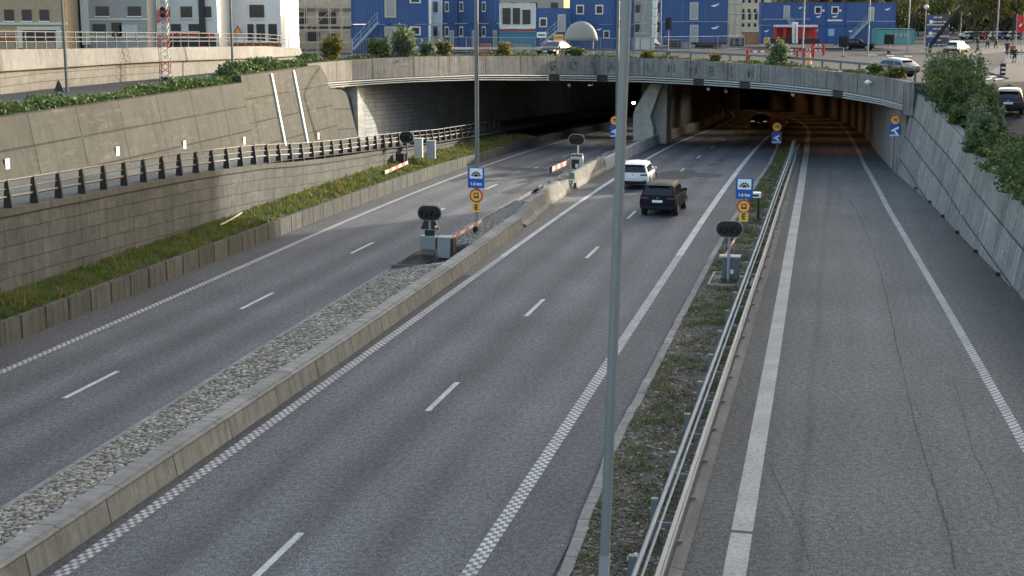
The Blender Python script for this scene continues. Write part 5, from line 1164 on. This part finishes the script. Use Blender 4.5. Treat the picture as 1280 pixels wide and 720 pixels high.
for k, (x0, x1, m_, lab) in enumerate(((539, 552, WFR, 'white framed cabin end with windows beside the left blue cabins'), (553, 570, CBLUE, 'narrow blue cabin end with a pale door, right of the white framed one'), (571, 598, CBLUE, 'blue cabin with doors left of the median lamp post'), (599, 624, CBLUE, 'blue cabin with doors right of the median lamp post'))):
    cabin('site_cabin', lab, 'site cabin', x0, x1, 30, 66, 152 + k, m_, [('window', x0 + 3, x0 + 8, 33, 46, CBLUE if m_ is WFR else WFR), ('door', x1 - 8, x1 - 2.5, 38, 62, DOORM)])
    cabin('site_cabin', 'upper ' + lab.replace(' beside', ', above the one beside').replace('with doors ', ''), 'site cabin', x0, x1, -7, 29, 152 + k, m_, [('window', x0 + 3, x0 + 8, 2, 15, CBLUE if m_ is WFR else WFR)])
cabin('container', 'blue green corrugated container behind site signs above the portal', 'container', 625, 669, 39.5, 63, 150, CTEALB, [('rust_edge', 625, 669, 36.5, 39.3, M((.3, .06, .05), .7))])
cabin('site_cabin', 'blue cabin with outside stairs left of the dome canopy', 'site cabin', 670, 712, 10, 58, 160, CBLUE, [('window', 674, 684, 22, 34, WFR), ('door', 697, 707, 18, 40, DOORM)])
stair(676, 56, 702, 34, 157, 'steel stairs up to the blue cabin left of the dome canopy')
cabin('site_cabin', 'grey and white open cabin on top of the blue green container', 'site cabin', 625, 669, 4, 36, 152, WHB, [('window', 628, 638, 10, 30, WIN), ('window', 641, 650, 10, 30, WIN), ('window', 653, 663, 12, 30, WIN)])
cabin('site_cabin', 'lower blue cabin behind the dome canopy', 'site cabin', 713, 768, 31, 62, 165, CBLUE, [('logo', 746, 752, 35, 38, WHITE), ('window', 754, 762, 38, 48, WFR)]); cabin('site_cabin', 'upper blue cabin above the dome canopy', 'site cabin', 713, 768, -4, 30, 165, CBLUE, [('window', 720, 730, 6, 18, WFR), ('window', 744, 754, 6, 18, WFR)])
cabin('site_cabin', 'lower blue cabin with white panels hidden by the foreground post', 'site cabin', 769, 792, 31, 62, 166, CBLUE, [('door', 772, 779, 36, 58, WFR)]); cabin('site_cabin', 'upper blue cabin hidden by the foreground post', 'site cabin', 769, 792, -4, 30, 166, CBLUE, [('door', 772, 779, 2, 24, WFR)])
facade('beige_house', 'beige stone house with rows of windows behind the construction site', 922, 962, 52, 240, 24, 14, M((.55, .46, .32), .8, var=.15), [('window', x, x + 4, y, y + 10, WIN, .1) for x in (927, 935, 943, 951) for y in (-6, 15)] + [('window', x, x + 3.5, y, y + 5, WIN, .1) for x in (927, 934.5, 942) for y in (11, 29)])
# dome canopy
p = pd(726, 60, 132); q = pd(747, 50, 132); r_ = (q.x - pd(705, 50, 132).x) / 2; zb_ = pd(726, 50.5, 132).z - p.z; t_ = thing('dome_canopy', 'pale half round dome canopy on thin legs above the portal', 'canopy', p)
m = MB(); rings = []
for k in range(10): a = k / 9 * math.pi / 2; rings.append(m.add([(r_ * math.cos(a) * math.cos(j * math.pi / 12) , r_ * .55 * math.cos(a) * math.sin(j * math.pi / 12), zb_ + r_ * 1.12 * math.sin(a)) for j in range(24)]))
for a, b in zip(rings, rings[1:]):
    for j in range(24): m.face([a + j, a + (j + 1) % 24, b + (j + 1) % 24, b + j])
m.face([rings[0] + j for j in range(24)]); m.build('dome_shell', M((.3, .29, .25), .7, var=.1), t_, smooth=True)
for x in (-.72, .72): MB().tube([(x * r_, 0, -.5), (x * r_, 0, zb_)], .05, 6).build('leg', STEEL, t_)
for px0, px1, py0, py1, m_, lab in ((671, 683, 40, 47.5, WHITE, 'white site notice board with a dark line of text'), (692, 704, 43, 51, YELLOW, 'yellow site notice board with a red line')):
    a, b = pd(px0, py1, 136), pd(px1, py0, 136); t_ = tag(MB().box((0, 0, 0), (b.x - a.x, .04, b.z - a.z)).build('notice_board', m_), lab, 'sign'); t_.location = (a + b) / 2; MB().box((0, -.025, 0), ((b.x - a.x) * .75, .01, (b.z - a.z) * .25)).build('text_line', RED if m_ is YELLOW else DARKM, t_)
# site fence along the portal
def mesh_fence(pxs, yb, yt, Y, label, name='site_fence'):
    a, b = pd(pxs[0], yb[0], Y[0]), pd(pxs[1], yb[1], Y[1]); n_ = max(2, int((b - a).length / 3.4)); h = pd(pxs[0], yt, Y[0]).z - a.z; t_ = thing(name, label, 'fence', a)
    for k in range(n_ + 1): p = (b - a) * (k / n_); MB().tube([p, p + Vector((0, 0, h))], .04, 5).build('fence_post', STEEL, t_)
    for k in range(n_):
        p0, p1 = (b - a) * ((k + .02) / n_), (b - a) * ((k + .98) / n_); m = MB()
        for z in (.15, h - .05): m.tube([p0 + Vector((0, 0, z)), p1 + Vector((0, 0, z))], .03, 4)
        for j in range(1, 14): w_ = p0.lerp(p1, j / 14); m.tube([w_ + Vector((0, 0, .15)), w_ + Vector((0, 0, h - .05))], .007, 3, False)
        for j in range(1, 5): z = .15 + (h - .2) * j / 5; m.tube([p0 + Vector((0, 0, z)), p1 + Vector((0, 0, z))], .006, 3, False)
        m.build('mesh_panel', STEEL, t_)
    return t_
mesh_fence((538, 790), (66.5, 67), 45.5, (126, 136), 'wire mesh site fence behind the parapet, left of the foreground post'); mesh_fence((792, 930), (66, 63), 46, (140, 150), 'wire mesh site fence behind the parapet before the blue cabin stack'); mesh_fence((440, 536), (70, 69), 48, (130, 132), 'grey site fence behind the shrubs on the left of the portal')
# parapet guard rail
prg = thing('parapet_rail', 'dark low guard rail along the street edge above the portal', 'guard rail', on_port(520, 1.6))
RPX = list(range(520, 1131, 22)); pts = [on_port(x, 1.7) for x in RPX]
for dz, w_ in ((.72, .16),): child(MB().sweep(pts, lambda i: [pts[i] + Vector((0, 0, dz - .09)), pts[i] + Vector((0, 0, dz + .09)), pts[i] + nrm2(pts, i) * .08 + Vector((0, 0, dz + .09)), pts[i] + nrm2(pts, i) * .08 + Vector((0, 0, dz - .09))]).build('rail_beam', STEEL_D, origin=pts[0]), prg)
for p in pts: child(MB().box(p + Vector((0, .12, .3)), (.12, .1, .9)).build('post', STEEL_D, origin=p), prg)
# ================================================================== JUNCTION: lamps, signals, signs, barriers
def pole_px(px, py, h, label, r=.09, arm=1.6): 
    b = street(px, py); lamp_pole('lamp_post', b, h, r, r * .7, label, (0, 0), arm, (-1, .2, 0), STEEL, False, n=6)
pole_px(1003, 72, 11, 'slim lamp post standing among the red and white site barriers', .1); pole_px(1084.5, 71, 9, 'thin lamp post between the dark traffic signals on the street', .09); pole_px(1134, 67, 11, 'lamp post rising from the big hedge at the portal end', .11); pole_px(1200, 46, 13, 'far lamp post behind the parking direction sign', .12); pole_px(1245.5, 53, 14, 'tall far lamp post above the pedestrians', .14)
def traffic_light(px, py, h, label, wide=.35):
    b = street(px, py); t_ = thing('traffic_light', label, 'traffic light', b); MB().tube([(0, 0, 0), (0, 0, h)], .06, 6).build('post', STEEL_D, t_); c_ = MB().box((0, -.05, h - .45), (wide, .3, .95)).build('signal_case', BLACK, t_, bevel=.02); MB().box((0, .12, h - .45), (wide + .25, .02, 1.2)).build('backboard', BLACK, t_)
    for k in range(3): MB().tube([(0, -.35, h - .15 - .3 * k), (0, -.2, h - .15 - .3 * k)], [.12, .11], 10).build('visor', RUBBER, c_)
    MB().box((0, 0, .15), (.4, .4, .3)).build('foot', DARKM, t_, bevel=.04); return t_
traffic_light(835, 67, 3.4, 'black traffic light before the blue cabin stack'); traffic_light(1053.5, 73, 2.3, 'black traffic light with a striped foot near the orange trailer', .7); traffic_light(1111, 67, 2.2, 'black double traffic light in the middle of the junction', 1.0)
def barrier_board(px, py, wpx, label, h=1.0):
    b = street(px, py); w = wpx * b.y / F; t_ = thing('site_barrier', label, 'road barrier', b)
    for x in (-w / 2, w / 2): MB().box((x, 0, h / 2), (.22, .3, h)).build('barrier_foot', RED, t_, bevel=.02)
    for z in (h - .12, h * .5):
        bd = MB().box((0, -.02, z), (w - .24, .05, .18)).build('barrier_board', WHITE, t_)
        for k in range(3): MB().box((-w / 2 + w * (k + .5) / 3, -.05, z), (w / 7, .012, .17)).build('red_stripe', RED, bd)
    return t_
barrier_board(948, 77, 28, 'red and white site barrier left of the round pale shrub'); barrier_board(985, 73, 22, 'red and white site barrier right of the round pale shrub'); barrier_board(1010, 76, 12, 'red site barrier at the corner of the fenced area', 1.3); barrier_board(1022, 70, 14, 'farther red site barrier behind the corner one', 1.4)
b = street(958, 66); t_ = thing('detour_sign', 'orange square site sign on a short post behind the round pale shrub', 'road sign', b); MB().tube([(0, 0, 0), (0, 0, 1.6)], .04, 6).build('post', STEEL, t_); MB().box((0, -.06, 1.5), (.75, .04, .75)).build('sign_plate', ORANGE, t_)
b = street(1011, 80); t_ = tag(MB().tube([(0, 0, 0), (0, 0, .1), (0, 0, 1.0)], [.3, .22, .1], 10).build('traffic_cone', ORANGE), 'orange traffic cone by the corner of the fenced area', 'cone'); t_.location = b
# red site shelter with white rails
b = pd(989, 56, 190); t_ = thing('site_shelter', 'red framed site shelter with white roof rail before the long cabin row', 'shelter', b); k = 190 / F
for x in (-20, -9, 10, 29): MB().box((x * k, 0, 1.15), (.35, .35, 2.3)).build('frame_post', RED, t_)
MB().box((5 * k, .2, 2.42), (52 * k, 1.6, .25)).build('roof_beam', M((.62, .6, .58), .6), t_); MB().box((6 * k, .9, 1.1), (48 * k, .1, 2.1)).build('back_panel', M((.24, .06, .06), .7), t_); MB().box((4 * k, -.3, .55), (60 * k, .5, .55)).build('dark_bench', DARKM, t_)
for x in (1.5, 5.5): MB().tube([(x * k, -.6, .2), (x * k - .1, -.6, 2.9)], .17, 8).build('white_pipe', WFR, t_)
b = street(1049, 56); t_ = thing('warning_trailer', 'small orange and white road work trailer beside the black parked car', 'trailer', b); MB().box((0, 0, .75), (1.5, 1.0, .55)).build('body', M((.5, .5, .46), .6), t_, bevel=.05); MB().box((0, -.02, 1.2), (1.2, .8, .35)).build('orange_hood', ORANGE, t_, bevel=.08); MB().box((0, -.52, 1.02), (1.3, .03, .12)).build('white_band', WHITE, t_); MB().tube([(0, 0, 1.37), (0, 0, 1.6)], .1, 8).build('beacon', ORANGE, t_)
for x in (-.55, .55): MB().tube([(x - .1, 0, .32), (x + .1, 0, .32)], .32, 12).build('wheel', TYRE, t_)
# parking direction sign
b = street(1171, 66); zf = lambda py: pd(1171, py, b.y).z - b.z; t_ = thing('direction_sign', 'tall stack of dark direction boards with small blue squares on two posts', 'road sign', b); kk_ = b.y / F
for x in (-13, 13): MB().tube([(x * kk_, .1, 0), (x * kk_, .1, zf(16))], .1, 6).build('post', STEEL_D, t_)
NAVY = M((.07, .08, .105), .5, name='dark sign board')
for j, (y0, y1) in enumerate(((18.5, 31.5), (33, 45.5), (47, 59.5))):
    bd = MB().slab(rrect(28 * kk_, (y1 - y0) * kk_, .1, 3, 0, zf((y0 + y1) / 2)), 0, .08).build('direction_board', NAVY, t_); MB().slab(rrect(28 * kk_, .14, .02, 2, 0, zf(y1 - .4)), -.02, -.002).build('board_edge', M((.55, .58, .6), .5), bd)
    for rrow in (0, 1):
        zz = zf(y0 + 3.2 + rrow * 5.6); MB().box((-9 * kk_, -.012, zz), (.45, .02, .42)).build('blue_square', BLUE if rrow == 0 else WHITE, bd); 
        for q_ in range(2 + (j + rrow) % 2): MB().box((-4 * kk_ + q_ * 6 * kk_, -.012, zz), (4.6 * kk_, .02, .16)).build('text_line', M((.6, .62, .65), .5), bd)
b2 = street(1159, 66); t_ = thing('slanted_boom', 'black slanted boom leaning across the stack of direction boards', 'boom', b2 + Vector((0, -1.2, 0))); k = b2.y / F
MB().beam((0, 0, 1.0), (32 * k, 0, 52 * k), .3, .45).build('boom', BLACK, t_); MB().tube([(0, 0, 0), (0, 0, 1.1)], .2, 8).build('boom_base', DARKM, t_); MB().beam((30 * k, -.02, 50 * k), (36 * k, -.02, 55 * k), .34, .6).build('boom_tip', DARKM, t_)
b = street(1157, 66); t_ = thing('globe_lamp', 'small globe lamp above the left edge of the direction boards', 'lamp', b + Vector((0, .8, 0))); hh = pd(1158, 9, b.y).z - b.z; MB().tube([(0, 0, 0), (0, 0, hh)], .05, 6).build('post', STEEL, t_); m = MB(); m.tube([(0, 0, hh - .25), (0, 0, hh - .1), (0, 0, hh + .15), (0, 0, hh + .3)], [.12, .3, .3, .1], 10); m.build('globe', M((.7, .7, .66), .4), t_, smooth=True)
# flags
for px, lab in ((1268, 'red and white flag on a pole, left of the other flag'), (1276.5, 'red and white flag on a pole at the right picture edge')):
    b = street(px, 74); t_ = thing('flag', lab, 'flag', b); hh = pd(px, 17, b.y).z - b.z; MB().tube([(0, 0, 0), (0, 0, hh)], .06, 6).build('flag_pole', STEEL, t_); m = MB(); rows = []; W_, H_ = 8.5 * b.y / F, 21 * b.y / F
    for i in range(7): rows.append(m.add([(i / 6 * W_, .14 * math.sin(i * 1.5 + j * .5), hh - .1 - j / 6 * H_ - .25 * (i / 6) ** 2) for j in range(7)]))
    for a, c_ in zip(rows, rows[1:]):
        for j in range(6): m.face([a + j, c_ + j, c_ + j + 1, a + j + 1])
    f_ = m.build('flag_cloth', M((.62, .06, .05), .8), t_, smooth=True, fix=False); m = MB(); 
    m.slab([(W_ * .3, hh - .1 - H_ * .62), (W_ * .62, hh - .35 - H_ * .36), (W_ * .72, hh - .35 - H_ * .46), (W_ * .4, hh - .1 - H_ * .74)], -.2, -.17); m.build('white_mark', WHITE, f_)
# planter and sign on the pavement
b = street(1253, 96); t_ = thing('bollard_sign', 'dark square bollard sign with white stripes on the kerb', 'bollard', b); MB().box((0, 0, .55), (.42, .25, 1.1)).build('board', DARKM, t_, bevel=.03)
for z in (.4, .75): MB().box((0, -.14, z), (.34, .02, .14)).build('white_stripe', WHITE, MB().box((0, -.12, z), (.36, .012, .16)).build('stripe_backing', DARKM, t_))
b = street(1262, 80); t_ = thing('white_railing', 'short white railing on the pavement below the flags', 'railing', b); 
for x in (0, .9, 1.8): MB().box((x - .4, 0, .45), (.1, .1, .9)).build('rail_post', WHITE, t_)
for z in (.4, .85): MB().box((.5, -.07, z), (2.0, .05, .1)).build('rail_bar', WHITE, t_)
# kerbs, pavements and lines of the junction
def flat(name, pxs, dz, mat, th=0.):
    pts = [street(*q) for q in pxs]; pts = [Vector((p.x, p.y, zs(p.x, p.y) + dz)) for p in pts]
    if th: m = MB(); m.prism([(p.x, p.y) for p in pts], lambda x, y: (x, y, zs(x, y) - .3), lambda x, y: (x, y, zs(x, y) + th)); return struct(m.build(name, mat))
    return struct(MB().poly(pts).build(name, mat))
flat('pavement', [(1225, 116), (1262, 108), (1290, 128), (1290, 70), (1262, 70), (1250, 84), (1236, 92), (1262, 100)], .0, PAVE, .13)
flat('pavement', [(1186, 79), (1216, 70), (1256, 66), (1290, 66), (1290, 58), (1240, 58), (1206, 66)], .0, PAVE, .13)
flat('traffic_island', [(1150, 88), (1185, 79), (1196, 84), (1222, 93), (1212, 96), (1190, 88), (1165, 92)], 0, PAVE, .12)
for q in ([(1213, 95), (1229, 92), (1231, 93.6), (1214, 97)], [(1236, 96), (1246, 94), (1248, 95.4), (1238, 97.6)], [(1210, 101), (1240, 98), (1241, 99.2), (1211, 102.4)], [(1243, 99), (1256, 98), (1257, 99), (1244, 100.4)]): flat('crossing_marking', q, .02, L_PAINT)
for k in range(6): x = 1020 + 22 * k; flat('street_lane_marking', [(x, 66 + k * .8), (x + 10, 66.3 + k * .8), (x + 10, 67 + k * .8), (x, 66.7 + k * .8)], .02, L_PAINT)
# parked and passing cars on the street
def scar(px, py, name, label, rz, L_, W_, H_, kind, col, **kw): return car(name, label, 'car', street(px, py), rz, L_, W_, H_, kind, col, **kw)
pk = pd(1073, 57, 196)
car('parked_car', 'black car seen from its side in front of the blue cabins', 'car', (pk.x, pk.y, zs(pk.x, pk.y)), R(-118), 4.4, 1.8, 1.5, 'suv', (.012, .014, .02))
scar(1112, 96, 'passing_car', 'silver car whose roof shows over the parapet rail near the hedge', R(32), 4.6, 1.8, 1.5, 'hatch', (.33, .36, .4))
scar(1196, 66.5, 'passing_car', 'pale car with a dark rear waiting at the junction', R(-38), 4.3, 1.8, 1.55, 'hatch', (.55, .54, .5))
c_ = scar(1260, 143, 'passing_car', 'small dark car with a pale roof on the street right of the hedge', R(-20), 3.9, 1.7, 1.55, 'hatch', (.03, .04, .05))
p = pd(692, 70, 126); car('passing_car', 'dark sedan roof behind the parapet shrubs below the site notices', 'car', (p.x, p.y, p.z), R(158), 4.4, 1.75, 1.3, 'hatch', (.03, .035, .035))
p = pd(739, 62.5, 172); t_ = thing('delivery_van', 'white delivery van behind the parapet right of the dark sedan roof', 'van', p, R(-28)); vb = MB(); vb.slab([(-2.4, .4), (2.3, .4), (2.4, .9), (1.9, 1.2), (1.35, 1.95), (1.0, 2.05), (-2.4, 2.05)], -.9, .9)
vb.v = [Vector((v.y, v.x, v.z)) for v in vb.v]; vb.build('van_body', WHITE, t_, bevel=.06); MB().box((.905, 1.15, 1.5), (.02, .8, .55)).build('side_window', GLASS, t_)
for x in (-.85, .85):
    for y in (-1.5, 1.5): MB().tube([(x - .1, y, .36), (x + .1, y, .36)], .36, 14).build('wheel', TYRE, t_)
for i, (px, col, ln) in enumerate(((1206, (.5, .52, .55), 4.4), (1216, (.06, .06, .07), 4.4), (1227, (.4, .05, .04), 4.2), (1238, (.6, .6, .58), 4.6), (1249, (.08, .12, .25), 4.4), (1260, (.5, .5, .5), 4.4), (1272, (.1, .2, .35), 4.5))):
    Y = 262; X = (px - 640) / F * Y
    car('parked_car', ('grey', 'black', 'red', 'white', 'dark blue', 'silver', 'mid blue')[i] + ' car parked far off beneath the street trees', 'car', (X, Y, zs(X, Y)), R(-80), ln, 1.8, 1.5, 'hatch', col, group='cars parked under the street trees')
# people
SKIN = M((.45, .28, .2), .6, name='skin')
def person(px, py, h, jc, tc, label, face=0., stride=.12, Y=None):
    b = street(px, py); t_ = thing('person', label, 'person', b, face); k = h / 1.75
    V = [(0, 0, .92), (0, 0, 1.12), (0, 0, 1.38), (0, 0, 1.5), (0, .01, 1.6), (0, .01, 1.72), (.1, 0, .9), (.11, stride, .5), (.11, stride * .6 - .05, .08), (.11, stride * .6 + .12, .04), (-.1, 0, .9), (-.11, -stride * .4, .5), (-.11, -stride * 1.2 - .05, .1), (-.11, -stride * 1.2 + .12, .05), (.19, 0, 1.42), (.25, -.05, 1.15), (.26, .06, .92), (.26, .1, .84), (-.19, 0, 1.42), (-.25, .05, 1.15), (-.26, .12, .92), (-.26, .16, .84)]
    E_ = [(0, 1), (1, 2), (2, 3), (3, 4), (4, 5), (0, 6), (6, 7), (7, 8), (8, 9), (0, 10), (10, 11), (11, 12), (12, 13), (2, 14), (14, 15), (15, 16), (16, 17), (2, 18), (18, 19), (19, 20), (20, 21)]
    rad = [.14, .125, .15, .06, .095, .085, .09, .065, .045, .04, .09, .065, .045, .04, .06, .045, .035, .035, .06, .045, .035, .035]
    def skin(nm, idx, grow, mat, par):
        mp = {a: i for i, a in enumerate(idx)}; me = bpy.data.meshes.new(nm); me.from_pydata([Vector(V[i]) * k for i in idx], [(mp[a], mp[b_]) for a, b_ in E_ if a in mp and b_ in mp], [])
        o = bpy.data.objects.new(nm, me); COL.objects.link(o); o.parent = par; o.modifiers.new('skin', 'SKIN'); sub = o.modifiers.new('sub', 'SUBSURF'); sub.levels = sub.render_levels = 1
        for i, a in enumerate(idx): o.data.skin_vertices[0].data[i].radius = (rad[a] * k * grow,) * 2
        o.data.skin_vertices[0].data[0].use_root = True
        me.materials.append(mat); 
        bpy.context.view_layer.update(); m2 = bpy.data.meshes.new_from_object(o.evaluated_get(bpy.context.evaluated_depsgraph_get())); o.modifiers.clear(); o.data = m2; return o
    skin('body', list(range(22)), 1., SKIN, t_); skin('jacket', [0, 1, 2, 3, 14, 15, 16, 18, 19, 20], 1.22, M(jc, .85), t_); skin('trousers', [0, 6, 7, 8, 10, 11, 12], 1.2, M(tc, .85), t_)
    hr = MB(); hr.tube([(0, -.02, 1.62 * k), (0, -.025, 1.7 * k), (0, -.01, 1.79 * k), (0, 0, 1.82 * k)], [.09 * k, .115 * k, .09 * k, .02], 10); hr.build('hair', M((.05, .035, .025), .8), t_, smooth=True)
    for x in (.11, -.11): MB().box((x * k, (stride * .6 + .05 if x > 0 else -stride * 1.2 + .05) * k, .05), (.1, .27, .1)).build('shoe', BLACK, t_, bevel=.02)
    return t_
person(1225, 93, 1.75, (.02, .02, .025), (.02, .02, .025), 'person in black standing on the kerb nearest the hedge', R(160), .05)
person(1222, 61, 1.75, (.03, .03, .04), (.03, .035, .06), 'person in dark clothes walking, leftmost on the far pavement', R(40), .2); person(1234, 62, 1.7, (.2, .2, .2), (.03, .03, .04), 'person in a grey jacket walking between two darker figures', R(-60), .2)
person(1244.5, 62, 1.78, (.025, .03, .05), (.05, .05, .06), 'person in navy clothes walking below the tall far lamp post', R(70), .22); person(1258.5, 69, 1.75, (.03, .03, .03), (.02, .02, .03), 'person in black near the first flag pole', R(180), .1)
person(1264.5, 74, 1.75, (.4, .04, .05), (.03, .03, .05), 'person in a red jacket standing by the white railing', R(140), .1); person(1267.5, 80, 1.75, (.03, .03, .035), (.02, .02, .025), 'person in dark clothes in front of the red jacket', R(-30), .1)
# ================================================================== the tower off to the right whose shadow lies over the near road
tw = thing('office_tower', 'tall brick office tower on the street off to the right', 'building', (76, 77, 3.0)); HT = 30
MB().box((0, 0, HT / 2), (22, 115, HT)).build('walls', M((.35, .12, .08), .8, var=.15), tw)
for k in range(8):
    wm = MB()
    for j in range(24): wm.box((-11.03, -50 + j * 4.3, 2.2 + k * 3.6), (.1, 1.8, 1.7))
    wm.build('window_row', WIN, tw)
MB().box((0, 0, HT + .2), (22.6, 115.6, .4)).build('roof', M((.2, .2, .2), .8), tw)

# ================================================================== far city blocks behind the junction
for i, (x0, x1, top, col, lab) in enumerate(((-170, -118, 20, (.3, .26, .2), 'far ochre city block at the left end of the skyline'), (-112, -74, 24, (.33, .31, .28), 'far pale grey city block behind the left buildings'), (-70, -34, 21, (.26, .14, .09), 'far red brick city block behind the scaffold'), (-30, 10, 23, (.36, .33, .27), 'far cream city block behind the blue cabins'), (14, 44, 22, (.3, .3, .3), 'far grey city block behind the dome canopy'))):
    t_ = thing('city_block', lab, 'building', ((x0 + x1) / 2, 290, 5), 0); w = x1 - x0; MB().box((0, 0, top / 2), (w, 16, top)).build('walls', M(col, .85, var=.15), t_); MB().box((0, 0, top + .2), (w + .6, 16.6, .5)).build('roof', GREYB, t_)
    for k in range(5):
        for j in range(int(w / 4)): MB().box((-w / 2 + 2.2 + j * 4, -8.02, 2.4 + k * 3.7), (1.4, .1, 1.9)).build('window', WIN, t_)
for i in range(26):
    X = 44 + i * 6.2 + random.uniform(-1.5, 1.5); Y = 350 + random.uniform(-8, 8); s_ = random.uniform(1.25, 1.6)
    t_ = dup(pr[i % 2 * 2], (X, Y, zs(X, Y) - 3.5), i * 1.3, 'tall tree in the farthest row closing the skyline', s_); t_['group'] = 'farthest row of trees'

# far woods closing the view under the crowns, and site clutter before the cabins
rnd = random.Random(77); wm = MB()
for _ in range(26000):
    X = rnd.uniform(30, 260); Y = 395 + rnd.uniform(-10, 14); top = 13 + 4 * math.sin(X * .21) + 3 * math.sin(X * .53 + 1); z = zs(X, Y) - 3 + top * rnd.random() ** .8
    q = Quaternion([rnd.gauss(0, 1) for _ in range(4)]).normalized(); a = rnd.uniform(.5, 1.1); wm.poly([Vector((X, Y, z)) + q @ Vector(v) for v in ((-a, 0, 0), (0, -a * 1.3, .1), (a, 0, 0), (0, a * 1.3, .1))])
struct(wm.build('far_woods', LEAF_T, fix=False), 'stuff')
for k, (px, py, w_, h_, d_, m_, lab) in enumerate(((842, 60, 1.6, .9, 1.1, DARKM, 'dark site crate at the left foot of the blue cabin stack'), (856, 60.5, 1.2, .7, 1., GREYBOX, 'small grey site crate before the lowest blue cabin'), (880, 60, 2.2, .8, 1.2, RUST, 'wide brown site crate before the lowest blue cabin'), (896, 60.5, 1.1, 1.0, 1., M((.3, .1, .07), .7), 'dull red site crate before the lowest blue cabin'), (921, 59, 2.0, 1.3, 1.4, DARKM, 'dark site crate below the pale scaffold'), (938, 57, 2.6, 2.0, 1.6, M((.35, .18, .08), .8), 'orange brown site crate left of the red shelter'), (606, 67, 1.2, .9, 1., M((.4, .06, .04), .6), 'red site crate behind the wire fence by the blue doors'), (650, 67, 2.0, .8, 1., GREYBOX, 'grey site crate in front of the blue green container'), (806, 66, 1.8, 1.5, 1.2, M((.5, .5, .47), .7), 'white site crate beside the foreground post'))):
    b = street(px, py); t_ = thing('site_crate', lab, 'crate', b); MB().box((0, 0, h_ / 2), (w_, d_, h_)).build('crate_box', m_, t_, bevel=.03); MB().box((0, 0, h_ + .03), (w_ * 1.04, d_ * 1.04, .06)).build('crate_lid', STEEL_D, t_)
    for x in (-.3, .3): MB().box((x * w_, -d_ / 2 - .02, h_ / 2), (.08, .03, h_ * .9)).build('crate_batten', STEEL_D, t_)
